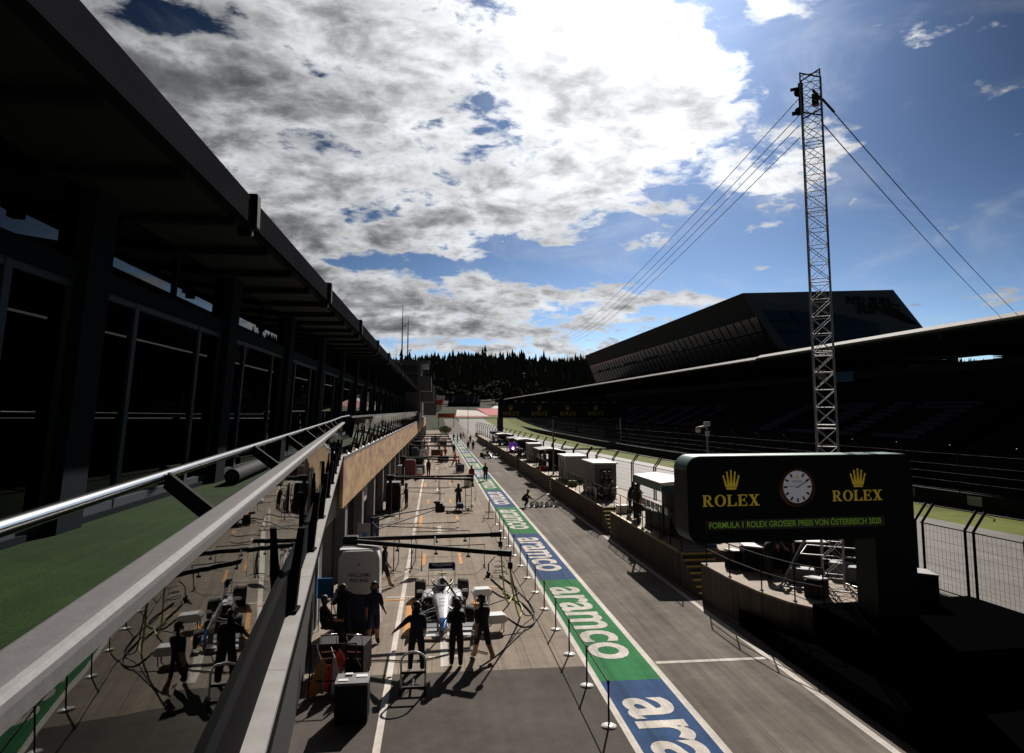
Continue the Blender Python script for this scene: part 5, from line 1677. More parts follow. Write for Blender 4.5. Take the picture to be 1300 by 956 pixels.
def race_car(x, y, deg, lab, base, accent, second, word, front=True):
    t = thing('race_car', lab, 'race car', (x, y, 0), R_(deg), 'single-seater race cars in the pit lane')
    mb = MB()
    mb.loft([rr(-4.62, .06, .22, .30), rr(-4.45, .11, .20, .38), rr(-4.0, .15, .22, .50), rr(-3.5, .20, .20, .60), rr(-2.8, .25, .14, .67), rr(-2.25, .32, .10, .70), rr(-1.95, .36, .09, .66)])
    body = mb.build('nose', base, t)
    mb = MB(); mb.loft([rr(-4.64, .064, .215, .305), rr(-4.45, .113, .195, .384), rr(-4.15, .142, .21, .472)]); mb.build('nose_tip', accent, body)
    mb = MB(); mb.loft([rr(-1.97, .37, .09, .62), rr(-1.3, .40, .09, .62), rr(-1.05, .40, .09, .70)]); mb.build('cockpit', CARB, t)
    mb = MB(); mb.loft([rr(-1.22, .14, .62, 1.00, 14, 2.3), rr(-1.0, .19, .45, 1.0, 14, 2.3), rr(-.5, .17, .30, .86, 14, 2.3), rr(.1, .12, .25, .62, 14, 2.3), rr(.45, .05, .30, .42, 14, 2.3)]); ec = mb.build('engine_cover', base, t)
    mb = MB(); mb.lathe([(.01, -1.232), (.10, -1.232), (.11, -1.20), (.01, -1.20)], 16, 0, 'y', (0, 0, .87)); mb.build('air_intake', CARB, ec)
    for s_ in (-1, 1):
        mb = MB(); mb.loft([[(p[0] + s_ * .47, p[1], p[2]) for p in rr(yv, hw, z0, z1, 14, 3)] for yv, hw, z0, z1 in ((-1.95, .20, .22, .56), (-1.7, .25, .10, .60), (-1.0, .25, .09, .55), (-.4, .17, .09, .42), (.05, .06, .10, .25))]); sp_ = mb.build('sidepod', base, t)
        mb = MB(); mb.loft([[(p[0] + s_ * .48, p[1], p[2]) for p in rr(yv, .17, .28, .52, 12, 3)] for yv in (-1.972, -1.94)]); mb.build('radiator_inlet', CARB, sp_)
        mb = MB(); mb.bar((s_ * .36, -1.95, .62), (s_ * .72, -1.98, .72), .012, 0, 5); mb.box((s_ * .78, -1.98, .74), (.20, .06, .09), 0, .02); mb.build('mirror', base, t)
    mb = MB(); mb.slab([(-.40, -2.75), (.40, -2.75), (.74, -2.0), (.74, -.25), (.50, .15), (-.50, .15), (-.74, -.25), (-.74, -2.0)], .04, .065); mb.build('floor', CARB, t)
    for s_ in (-1, 1):
        mb = MB()
        for k in range(4):
            mb.box((s_ * (.50 + .09 * k), -2.35 + .14 * k, .25 + .03 * k), (.015, .34, .34 - .03 * k), 0, 0, Matrix.Rotation(R_(s_ * 14), 3, 'Z'))
        mb.bx(s_ * .5 - .1, s_ * .5 + .28, -2.0, -1.9, .40, .42)
        mb.build('barge_board', CARB, t)
    # halo
    mb = MB()
    pts = [(.36 * math.sin(a), -1.28 - .62 * max(0, math.cos(a)) if math.cos(a) > 0 else -1.28 - .2 * math.cos(a) * 0 + .18 * -math.cos(a), .92 - .06 * max(0, math.cos(a))) for a in [R_(v_) for v_ in range(-120, 121, 12)]]
    mb.tube(pts, .032, 8); mb.tube([(0, -1.9, .86), (0, -2.12, .66)], [.028, .022], 7)
    for s_ in (-1, 1): mb.tube([(pts[0][0] * s_ * -1 if s_ > 0 else pts[0][0], pts[0][1], pts[0][2]), (s_ * .30, -1.05, .70)], .03, 6)
    mb.build('halo', CARB, t)
    mb = MB(); mb.box((0, -1.10, .76), (.26, .16, .22), 0, .05); mb.box((0, -1.55, .58), (.5, .7, .04)); mb.build('headrest', CARB, t)
    mb = MB(); mb.bar((0, -1.15, 1.0), (0, -1.1, 1.12), .02); mb.box((0, -1.1, 1.12), (.30, .12, .05), 0, .015); mb.build('camera_pod', M['hose'], t)
    if front:
        mb = MB()
        for k, (yv, zv, ch_, an) in enumerate(((-4.72, .10, .30, 4), (-4.50, .17, .20, 16), (-4.36, .23, .16, 24))):
            for s_ in (-1, 1):
                a0, a1 = (.12 if k == 0 else .20), .97
                vv = [(s_ * q, yv + dy_ + .12 * q * .6, zv + dz_ + (.03 if q == a0 else 0)) for q in (a0, a1) for dy_, dz_ in ((-ch_ / 2, 0), (ch_ / 2, math.tan(R_(an)) * ch_), (ch_ / 2, math.tan(R_(an)) * ch_ + .012), (-ch_ / 2, .012))]
                mb.add(vv, [(0, 1, 2, 3), (4, 7, 6, 5), (0, 4, 5, 1), (1, 5, 6, 2), (2, 6, 7, 3), (3, 7, 4, 0)])
        fw_ = mb.build('front_wing', base, t)
        for s_ in (-1, 1):
            mb = MB(); mb.extr([(s_ * .975, .05), (s_ * .995, .05), (s_ * .995, .36), (s_ * .975, .36)], -4.78, -4.22); mb.build('wing_endplate', second, fw_)
        mb = MB()
        for s_ in (-1, 1): mb.bx(s_ * .13 - .01, s_ * .13 + .01, -4.6, -4.35, .14, .34)
        mb.build('wing_pylon', base, fw_)
    mb = MB()
    mb.box((0, .62, .90), (1.0, .26, .02), 0, 0, Matrix.Rotation(R_(12), 3, 'X'))
    rw = mb.build('rear_wing', CARB, t)
    mb = MB(); mb.box((0, .80, 1.0), (1.0, .03, .19), 0, 0, Matrix.Rotation(R_(-32), 3, 'X')); fl = mb.build('wing_flap', second, rw)
    Mt = Matrix.Translation((0, .785, 1.008)) @ Matrix.Rotation(R_(-32), 4, 'X') @ Matrix.Translation((0, -.012, 0)) @ Matrix.Rotation(math.pi / 2, 4, 'X')
    if word: text_mesh('lettering', word, .15, M['whitematt'], fl, .001, .003, M=Mt, width=.8)
    for s_ in (-1, 1):
        mb = MB(); mb.extr([(s_ * .50, .30), (s_ * .515, .30), (s_ * .515, 1.1), (s_ * .50, 1.1)], .42, .92); mb.build('rear_endplate', second, rw)
    mb = MB(); mb.bx(-.015, .015, .35, .60, .35, .90); mb.bx(-.4, .4, .5, .62, .20, .23); mb.build('wing_support', CARB, rw)
    mb = MB(); mb.loft([rr(.0, .14, .14, .42), rr(.5, .10, .16, .40), rr(.85, .06, .24, .36)]); mb.build('gearbox', CARB, t)
    for s_ in (-1, 1):
        mb = MB()
        for (p, q) in (((.16, -3.5, .50), (.72, -3.58, .45)), ((.18, -3.0, .50), (.72, -3.55, .45)), ((.16, -3.6, .24), (.72, -3.6, .22)), ((.2, -3.0, .22), (.72, -3.58, .22)), ((.18, -3.3, .58), (.72, -3.58, .26)),
                       ((.12, .0, .40), (.66, .0, .46)), ((.14, -.5, .40), (.66, -.03, .46)), ((.12, .05, .20), (.66, .02, .20)), ((.14, -.5, .20), (.66, 0, .20))):
            mb.beam((s_ * p[0], p[1], p[2]), (s_ * q[0], q[1], q[2]), .05, .018)
        mb.build('suspension', CARB, t)
        wheel(s_ * .85, -3.6, .335, .305, t, s_); wheel(s_ * .80, 0, .335, .405, t, s_)
    if word:
        for k, (yv, zv, wd, sz) in enumerate(((-3.35, .628, .26, .14), (-3.05, .655, .22, .1), (-2.75, .682, .22, .1))):
            text_mesh('lettering', ('ROKiT', 'ROKiT', 'ROKiT')[k], sz, WNV, body, .001, .002, M=Matrix.Translation((0, yv, zv)) @ Matrix.Rotation(R_(8), 4, 'X'), width=wd)
    return t
race_car(.34, 26.5, 0, 'white and blue single-seater race car facing the camera before the pit garage', WPN, WBL, WNV, 'WILLIAMS')
race_car(7.9, 103.5, 4, 'black single-seater race car far away on the right of the pit lane', CARB, CARB, CARB, None)

# ------------------------------------------------------------------ pit equipment
def pit_cabinet(x, y, wdt, dep, h, m_body, m_low, lab, word=None, top=None):
    t = thing('pit_cabinet', lab, 'cabinet', (x, y, 0))
    w2 = wdt / 2
    prof = [(-w2 * 1.02, .08), (w2 * 1.02, .08), (w2, h - .35)] + [(w2 - .3 + .3 * math.cos(a), h - .3 + .3 * math.sin(a)) for a in [R_(v_) for v_ in range(10, 91, 16)]] + [(-w2 + .3 - .3 * math.sin(a), h - .3 + .3 * math.cos(a)) for a in [R_(v_) for v_ in range(0, 81, 16)]] + [(-w2, h - .35)]
    mb = MB(); mb.extr(prof, 0, dep); b = mb.build('shell', m_body, t)
    mb = MB(); mb.extr([(-w2 * 1.025, .09), (w2 * 1.025, .09), (w2 * 1.012, h * .44), (-w2 * .2, h * .47), (-w2 * 1.010, h * .58)], -.008, .3); mb.build('lower_panel', m_low, b)
    mb = MB(); mb.bx(-w2 * .98, w2 * .98, .12, dep * .46, h + .002, h + .035); mb.bx(-w2 * .94, w2 * .94, dep * .54, dep * .95, h + .002, h + .06); mb.build('roof_cap', top or m_body, b)
    mb = MB()
    for a in (-.8, .8):
        for c in (.15, .85): mb.lathe([(.01, -.02), (.06, -.02), (.06, .02), (.01, .02)], 10, 0, 'x', (a * w2, c * dep, .06))
    mb.build('castor', M['black'], t)
    if word:
        for k, wd_ in enumerate(word):
            text_mesh('lettering', wd_, .16, WNV, b, .001, .002, M=Matrix.Translation((.02, -.006, h * .70 - .17 * k)) @ Matrix.Rotation(math.pi / 2, 4, 'X'), width=(.72, .56)[k])
        mb = MB(); mb.extr([(-.03, h * .82), (.03, h * .82), (.0, h * .82 + .10)], -.006, -.001); mb.build('emblem', WNV, b)
    return t
def boom(x0, y0, ends, z, lab, tips='black', base_h=None):
    t = thing('pit_boom', lab, 'boom', (x0, y0, 0), 0, 'overhead pit booms reaching out from the garages')
    mb = MB(); mb.box((0, 0, z / 2), (.22, .22, z), 0, .02); mb.box((0, 0, .03), (.7, .7, .06)); mb.box((0, 0, z - .02), (.5, .4, .34), 0, .04); mb.build('post', M['black'], t)
    for k, (ex, ey) in enumerate(ends):
        a, b = Vector((.1, (k - .5) * -.3, z)), Vector((ex - x0, ey - y0, z))
        mb = MB(); mb.beam(a, b, .11, .13); bm_ = mb.build('beam', M['black'], t)
        mb = MB(); mb.beam(a + (b - a) * .93, b + (b - a).normalized() * .03, .15, .17); mb.build('beam_tip', M[tips], bm_)
        mb = MB(); mb.bar(b, b + Vector((0, 0, -.42)), .025, 0, 6); mb.box(b + Vector((0, 0, -.35)), (.14, .14, .2), 0, .02); mb.build('hose_hanger', M['black'], bm_)
        for f in (.3, .55, .75):
            p = a + (b - a) * f
            mb = MB(); mb.bar(p, p + Vector((0, 0, -.16)), .02, 0, 5); mb.box(p + Vector((0, 0, -.18)), (.12, .07, .06)); mb.build('hanger', M['black'], bm_)
    mb = MB(); p0 = Vector((.1, 0, z + .05))
    e0 = Vector((ends[0][0] - x0, ends[0][1] - y0, z)); e1 = Vector((ends[1][0] - x0, ends[1][1] - y0, z))
    mb.bar(e0 * .55 + Vector((0, 0, z * .45)), e1 * .55 + Vector((0, 0, z * .45)), .03, 0, 6)
    mb.build('spreader', M['black'], t)
    if tips == 'black' and y0 < 30:
        mb = MB(); mb.bar(e1 * .62, e1 * .62 + Vector((.35, 1.2, -.75)), .03, 0, 6); r1 = mb.build('lamp_rod', M['black'], t)
        mb = MB(); mb.bar(e1 * .62 + Vector((.35, 1.2, -.75)), e1 * .62 + Vector((.85, 2.9, -1.85)), .028, 0, 6); mb.build('rod_tip', M['whitepaint'], r1)
    return t
boom(-2.75, 23.75, [(2.35, 24.35), (2.33, 21.05)], 2.66, 'nearest overhead black boom reaching from the white cabinet over the white car')
pit_cabinet(-2.36, 22.75, 1.3, .9, 2.50, M['whitepaint'], M['navy'], 'tall white rounded cabinet with navy lettering beside the white car', ('WILLIAMS', 'RACING'))
boom(-2.9, 46.6, [(2.6, 47.0), (2.5, 44.6)], 2.55, 'second overhead black boom, beyond the low trolley')
boom(-2.9, 65.5, [(2.35, 66.0), (1.95, 61.6)], 2.55, 'third overhead boom with bright red tips', 'red')
boom(-2.9, 87.0, [(2.6, 87.6), (2.5, 85.2)], 2.55, 'fourth overhead black boom, just beyond the red-tipped one')
boom(-2.9, 97.5, [(2.5, 98.2), (2.4, 96)], 2.55, 'thin black overhead boom halfway between the fourth and the fifth')
boom(-2.9, 118.5, [(2.5, 119.2), (2.4, 117)], 2.55, 'thin black overhead boom halfway between the fifth and the farthest')
boom(-2.9, 108.5, [(2.6, 109), (2.5, 106.6)], 2.55, 'fifth overhead black boom, small and far away')
boom(-2.9, 129.0, [(2.6, 129.6), (2.5, 127.2)], 2.55, 'farthest overhead black boom near the pit exit')
pit_cabinet(-2.85, 49.2, 1.0, .9, 1.90, M['darkgrey'], M['black'], 'black square cabinet with a pale top beside the garage pillars', None, M['lightgrey'])
pit_cabinet(-2.6, 72.0, 1.35, 1.0, 1.85, M['dark_red'], M['dark_red'], 'dark red cabinet with a rounded top beside the garage')
pit_cabinet(-3.3, 66.6, .9, .8, 1.7, M['lightgrey'], M['midgrey'], 'light grey cabinet left of the dark red one')
pit_cabinet(-2.7, 92.0, 1.1, .9, 2.0, M['navy'], M['navy'], 'navy cabinet by the garages near the fourth boom')
pit_cabinet(-2.7, 113.0, 1.1, .9, 2.0, M['black'], M['black'], 'tall black cabinet by the garages beyond the fifth boom')
pit_cabinet(-1.5, 71.2, .6, .3, 1.0, M['whitematt'], M['red'], 'low white and red panel cabinet beside the dark red cabinet')
# lamp head on a two-pole arm
t = thing('signal_lamp_arm', 'black signal lamp box held out on two thin poles above the apron', 'lamp arm', (-2.6, 29.8, 0))
mb = MB(); mb.bar((0, 0, 0), (0, 0, 2.5), .05, 0, 8); mb.box((0, 0, .03), (.5, .5, .06)); mb.build('post', M['black'], t)
mb = MB(); mb.bar((0, 0, 2.45), (2.75, 2.6, 2.5), .028, 0, 6); mb.bar((.45, -2.0, 2.35), (2.75, 2.6, 2.42), .028, 0, 6); mb.bar((0, 0, 2.3), (.45, -2.0, 2.35), .02, 0, 6); mb.build('pole', M['black'], t)
mb = MB(); mb.box((2.85, 2.7, 2.46), (.36, .28, .42), 0, .03); mb.box((2.75, 2.7, 2.72), (.3, .2, .10), 0, .02); mb.box((3.06, 2.68, 2.42), (.12, .2, .3), 0, .02); mb.build('lamp_box', M['black'], t)
# stanchions with belt
def stanchion(first=True):
    t = thing('belt_stanchion', '', 'stanchion', (0, 0, 0))
    mb = MB(); mb.lathe([(.01, 0), (.175, 0), (.17, .02), (.04, .035), (.01, .04)], 20); mb.build('base', M['whitepaint'], t)
    mb = MB(); mb.bar((0, 0, .03), (0, 0, .93), .022, 0, 8); mb.lathe([(.01, .90), (.032, .90), (.032, .98), (.01, .985)], 10); mb.build('post', M['darkgrey'], t)
    mb = MB(); mb.bx(-.004, .004, .03, 2.22, .915, .962); mb.build('belt', M['black'], t)
    return t
st0 = stanchion()
for i in range(13):
    o = st0 if i == 0 else copy_tree(st0)
    o.location = (3.93 + (.01 if i % 2 else 0) - (.02 * max(0, i - 6)), 15.52 + 2.25 * i, 0)
    o['label'] = 'white-based belt stanchion beside the painted strip, %s in the row counted from the camera' % ORD[i]
    o['group'] = 'white-based belt stanchions along the painted strip'
# hurdle frames in the middle distance
def hurdle(x, y, deg, lab):
    t = thing('tube_hurdle', lab, 'barrier', (x, y, 0), R_(deg), 'thin tube hurdles across the apron')
    mb = MB(); mb.tube([(-1.4, 0, 0), (-1.4, 0, .98), (1.4, 0, .98), (1.4, 0, 0)], .022, 6); mb.build('frame', M['darkgrey'], t)
    mb = MB()
    for s_ in (-1.4, 1.4): mb.bar((s_, -.35, .02), (s_, .35, .02), .022, 0, 6)
    mb.build('foot', M['darkgrey'], t)
hurdle(1.9, 54.5, 2, 'thin tube hurdle right behind the low trolley'); hurdle(-.95, 54.6, -1, 'thin tube hurdle left of the other, beside the black cabinet')
hurdle(3.7, 46.2, 84, 'thin tube hurdle standing along the painted strip'); hurdle(.4, 34.9, 3, 'thin tube hurdle lying across the apron below the signal lamp')
hurdle(.9, 27.0 + 4.2, 3, 'thin tube hurdle across the apron just behind the white car')
# fans blowing on the front of the car
for i, (x, y, lab) in enumerate(((1.78, 25.6, 'white brake blower box on the right of the white car, the farther of two'), (2.0, 22.4, 'white brake blower box on the right of the white car, the nearer of two'))):
    t = thing('brake_blower', lab, 'blower', (x, y, 0), R_(6), 'white brake blower boxes')
    mb = MB(); mb.extr([(-.36, .34), (-.26, .26), (.26, .26), (.36, .32), (.36, .44), (.26, .52), (-.26, .52), (-.36, .44)], -.2, .22); mb.build('housing', M['whitepaint'], t)
    mb = MB()
    for a in (-.25, .25):
        for c in (-.15, .17): mb.bar((a, c, 0), (a, c, .27), .018, 0, 5)
    mb.build('stand', M['black'], t)
def hose(pts, r, m, lab, grp=None):
    o = Vector(pts[0]); mb = MB()
    # Catmull-Rom through the points
    P = [Vector(p) for p in pts]; out = []
    for i in range(len(P) - 1):
        p0, p1, p2, p3 = P[max(i - 1, 0)], P[i], P[i + 1], P[min(i + 2, len(P) - 1)]
        for q in range(8):
            s_ = q / 8
            out.append(.5 * ((2 * p1) + (p2 - p0) * s_ + (2 * p0 - 5 * p1 + 4 * p2 - p3) * s_ * s_ + (3 * p1 - p0 - 3 * p2 + p3) * s_ ** 3))
    out.append(P[-1])
    mb.tube([p - o for p in out], r, 6)
    ob = mb.build('air_hose', m); ob.location = o
    return tag(ob, lab, 'hose', grp)
hose([(2.34, 22.4, .40), (2.9, 22.3, .1), (3.4, 23.2, .04), (3.3, 24.9, .04), (2.9, 26.4, .04), (2.4, 29.0, .04)], .035, M['rubber'], 'black hose curling from the nearer white blower over the paving', 'black hoses of the white blowers')
hose([(2.14, 25.7, .40), (2.6, 25.9, .08), (3.0, 26.2, .04), (3.3, 27.2, .04), (2.8, 29.4, .04)], .035, M['rubber'], 'black hose curling from the farther white blower over the paving', 'black hoses of the white blowers')
hose([(2.33, 21.1, 2.3), (2.45, 21.5, 1.5), (2.7, 22.4, .6), (2.95, 23.6, .05), (3.15, 25.0, .05), (2.7, 26.9, .05)], .030, M['hose'], 'yellow-green hose hanging from the nearer tip of the boom', 'yellow-green hoses hanging from the boom')
hose([(2.36, 24.3, 2.3), (2.42, 24.4, 1.4), (2.55, 24.7, .5), (2.75, 25.3, .06), (3.0, 26.3, .05)], .030, M['hose'], 'yellow-green hose hanging from the farther tip of the boom', 'yellow-green hoses hanging from the boom')
hose([(2.30, 21.0, 2.3), (2.6, 21.9, 1.3), (3.0, 23.0, .3), (3.5, 24.0, .05), (3.45, 25.8, .04), (3.1, 27.8, .04)], .022, M['rubber'], 'thin black hose hanging from the nearer boom tip in a wide loop')
hose([(1.3, 19.3, .03), (2.0, 20.4, .03), (2.6, 21.6, .03), (2.95, 22.3, .03)], .02, M['rubber'], 'thin black cable lying on the paving from the walking person to the hose loop')
hose([(-3.0, 19.6, .03), (-1.6, 20.1, .03), (-.4, 19.95, .03), (1.0, 20.6, .03), (1.6, 20.3, .03)], .02, M['rubber'], 'thin black cable lying across the paving under the nose of the white car')
t = thing('wheel_gun', 'black wheel gun and coiled hose lying on the paving behind the boom tip', 'wheel gun', (2.35, 29.6, 0))
mb = MB(); mb.lathe([(.02, -.25), (.07, -.25), (.09, -.05), (.09, .12), (.05, .2), (.05, .3)], 12, 0, 'y', (0, 0, .1)); mb.box((0, .05, .32), (.05, .08, .34)); mb.bar((0, 0, .5), (.3, .2, .75), .02); mb.build('gun_body', M['black'], t)
mb = MB(); mb.tube([(.5 + .34 * math.cos(a * .35) * (1 - a / 90), .1 + .5 * math.sin(a * .35) * (1 - a / 90), .03 + .012 * a) for a in range(46)], .018, 5); mb.build('coiled_hose', M['rubber'], t)
# two-tier tyre rack
t = thing('tyre_rack', 'two-tier rack of upright racing tyres between the garages and the tall white cabinet', 'tyre rack', (-2.85, 28.2, 0))
mb = MB()
for z in (.12, .86):
    for s_ in (-.18, .18): mb.bar((s_, -.2, z), (s_, 2.7, z), .02, 0, 6)
for y_ in (-.2, 2.7):
    for s_ in (-.3, .3): mb.bar((s_, y_, 0), (s_, y_, 1.6), .022, 0, 6)
mb.build('frame', M['steel'], t)
for z in (.12, .86):
    for k in range(4):
        w_ = bpy.data.objects.new('racing_tyre', None); bpy.data.objects.remove(w_)
        mb = MB(); mb.lathe([(.22, -.17), (.31, -.17), (.335, -.12), (.335, .12), (.31, .17), (.22, .17)], 24, 0, 'y', (0, .3 + .62 * k, z + .30)); ty = mb.build('racing_tyre', TYR if k % 2 else M['midgrey'], t)
        mb = MB(); mb.lathe([(.02, -.1), (.22, -.14), (.225, .14), (.02, .1)], 18, 0, 'y', (0, .3 + .62 * k, z + .30)); mb.build('rim', M['darkgrey'], ty)
for i, (x, y, h, m_, lab) in enumerate(((-3.25, 33.0, 1.7, 'lightgrey', 'tall pale blue-grey board leaning by the garage pillar, the nearer one'), (-2.95, 34.2, 1.9, 'pale_blue', 'tall blue board leaning by the garage pillar behind the pale one'))):
    t = thing('leaning_board', lab, 'board', (x, y, 0))
    mb = MB(); mb.box((0, .15, h / 2), (.62, .05, h), 0, .01, Matrix.Rotation(R_(-7), 3, 'X')); bd = mb.build('panel', M[m_], t)
    mb = MB(); mb.box((0, .10, h * .6), (.3, .01, h * .3), 0, 0, Matrix.Rotation(R_(-7), 3, 'X')); mb.build('printed_block', M['navy' if i else 'blue'], bd)
    mb = MB(); mb.bar((.2, .35, 0), (.2, .2, h * .8), .02); mb.build('prop', M['steel'], t)
# front jack hoop
t = thing('jack_hoop', 'bent tube jack hoop standing on the paving before the three people', 'jack', (-.46, 17.75, 0))
mb = MB(); mb.tube([(-.30, 0, .05), (-.30, .02, .75)] + [(-.30 + .3 - .3 * math.cos(a), .03, .78 + .22 * math.sin(a)) for a in [R_(v_) for v_ in range(0, 181, 20)]] + [(.30, .02, .75), (.30, 0, .05)], .028, 8); mb.build('hoop', M['whitepaint'], t)
mb = MB(); mb.beam((-.30, 0, .52), (.30, 0, .52), .04, .06); mb.beam((-.30, 0, .16), (.30, 0, .16), .06, .06); mb.bar((0, 0, .16), (0, .8, .12), .03); mb.bar((-.25, 0, .1), (.05, .55, .1), .02); mb.build('cross_bar', M['black'], t)
mb = MB()
for s_ in (-.3, .3): mb.lathe([(.01, -.03), (.10, -.03), (.10, .03), (.01, .03)], 14, 0, 'x', (s_, -.02, .10))
mb.build('wheel', M['rubber'], t)
# low trolley with rack
t = thing('wing_trolley', 'low trolley with long cross bars and an upright rack in the middle of the apron', 'trolley', (1.75, 48.0, 0))
mb = MB(); mb.beam((-.95, -.6, .14), (.95, -.6, .14), .12, .06); mb.beam((-.85, .9, .22), (1.05, .9, .22), .2, .05); mb.beam((-.2, -.6, .16), (-.2, .9, .2), .08, .06); mb.beam((.25, -.6, .16), (.25, .9, .2), .08, .06); mb.build('chassis', M['black'], t)
mb = MB(); mb.tube([(.45, .2, .1), (.45, .2, 1.75), (.85, .2, 1.75), (.85, .2, .1)], .025, 6); mb.bar((.45, .2, 1.1), (.85, .2, 1.1), .02); mb.build('rack', M['darkgrey'], t)
mb = MB(); mb.box((.05, .1, .42), (.5, .9, .34), 0, .08); mb.build('wrapped_load', M['pale_blue'], t)
mb = MB()
for a in (-.9, .95): mb.box((a, .9, .32), (.03, .5, .24))
mb.box((.6, -.4, .25), (.24, .3, .2), 0, .04); mb.build('end_plate', M['whitematt'], t)
# cases and parts at the bottom left
t = thing('equipment_case', 'black equipment case with a grey lid at the lower edge beside the white line', 'case', (-1.80, 16.55, 0))
mb = MB(); mb.box((0, 0, .42), (.74, .62, .82), 0, .02); cb = mb.build('case_body', M['black'], t)
mb = MB(); mb.box((0, 0, .862), (.76, .64, .06), 0, .015); lid = mb.build('lid', M['midgrey'], t)
mb = MB(); mb.box((-.2, -.12, .90), (.22, .12, .014)); mb.box((.2, .1, .90), (.26, .16, .014)); mb.box((-.1, .18, .91), (.16, .1, .04)); mb.build('papers', M['whitematt'], lid)
def wing_rack(x, y, lab, cols_):
    t = thing('parts_rack', lab, 'rack', (x, y, 0))
    mb = MB()
    for s_ in (-.55, .55):
        mb.bar((s_, -.3, 0), (s_, 0, 1.15), .02, 0, 6); mb.bar((s_, .3, 0), (s_, 0, 1.15), .02, 0, 6)
    mb.bar((-.55, 0, 1.15), (.55, 0, 1.15), .02, 0, 6); mb.bar((-.55, -.2, .35), (.55, -.2, .35), .02, 0, 6); mb.build('frame', M['black'], t)
    for k, c in enumerate(cols_):
        xx = -.45 + .9 * k / (len(cols_) - 1)
        mb = MB(); lean_ = (.22, -.12, .30, .05, -.2, .16, .1)[k % 7]; hh = (.85, 1.15, 1.0, .7, 1.1, .9, .8)[k % 7]
        mb.M = Matrix.Translation((xx, -.22 + .07 * (k % 4), .05)) @ Matrix.Rotation(R_((25, -30, 10, 50, -15, 35, 0)[k % 7]), 4, 'Z')
        mb.extr([(-.16, 0), (.12, .0), (.14 + lean_, hh * .7), (lean_, hh), (-.02 + lean_ * .6, hh * .8)], -.015, .015)
        mb.build('body_panel', M[c], t)
wing_rack(-2.45, 18.1, 'rack of red, orange and white body panels under the balcony edge', ['orange', 'lightgrey', 'red', 'black', 'whitematt', 'darkgrey', 'black'])
for i, (x, y, lab) in enumerate(((-2.75, 19.3, 'black tool cart with bright handles below the balcony edge, the left one'), (-1.95, 19.2, 'black tool cart with bright handles below the balcony edge, the right one'))):
    t = thing('tool_cart', lab, 'tool cart', (x, y, 0), R_(8 - 20 * i), 'black tool carts')
    mb = MB(); mb.box((0, 0, .48), (.5, .75, .78), 0, .02); bd = mb.build('drawers', M['black'], t)
    for k in range(4):
        mb = MB(); mb.box((0, -.385, .2 + .17 * k), (.36, .02, .025)); mb.build('handle', M['steel'], bd)
    mb = MB(); mb.tube([(-.2, -.3, .87), (-.2, -.42, 1.15), (.2, -.42, 1.15), (.2, -.3, .87)], .014, 6); mb.build('push_bar', M['chrome'], t)
    mb = MB()
    for a in (-.2, .2):
        for c in (-.3, .3): mb.lathe([(.01, -.02), (.06, -.02), (.06, .02), (.01, .02)], 10, 0, 'x', (a, c, .06))
    mb.build('castor', M['rubber'], t)
t = thing('blue_banner_board', 'small bright blue board on the garage pillar left of the white cabinet', 'board', (-3.42, 23.0, 0))
mb = MB(); mb.bx(-.25, .25, 0, .04, 1.0, 1.62); b_ = mb.build('panel', M['blue'], t)
mb = MB(); mb.bar((-.2, .02, 0), (-.2, .02, 1.0), .02); mb.bar((.2, .02, 0), (.2, .02, 1.0), .02); mb.build('post', M['steel'], t)
# row of small stands and a generator cart in the middle and far boxes
for i, (x, y, lab) in enumerate(((-1.7, 30.6, 'slim black hose stand left of the white line behind the tyre rack'), (-.95, 30.9, 'slim black hose stand on the white line behind the tyre rack'), (-2.2, 45.2, 'slim black hose stand under the second boom'), (.4, 58.5, 'slim black hose stand in the middle of the apron beyond the second boom'))):
    t = thing('hose_stand', lab, 'stand', (x, y, 0), R_(20 * i), 'slim black hose stands')
    mb = MB(); mb.bar((0, 0, .04), (0, 0, 1.35), .025, 0, 6); mb.tube([(0, 0, 1.3), (.15, 0, 1.42), (.22, 0, 1.2), (.2, .05, .4), (.05, .1, .06)], .018, 5); mb.build('pole', M['black'], t)
    mb = MB()
    for k in range(3): mb.bar((0, 0, .1), (.35 * math.cos(2.1 * k), .35 * math.sin(2.1 * k), .02), .018, 0, 5)
    mb.build('tripod', M['black'], t)
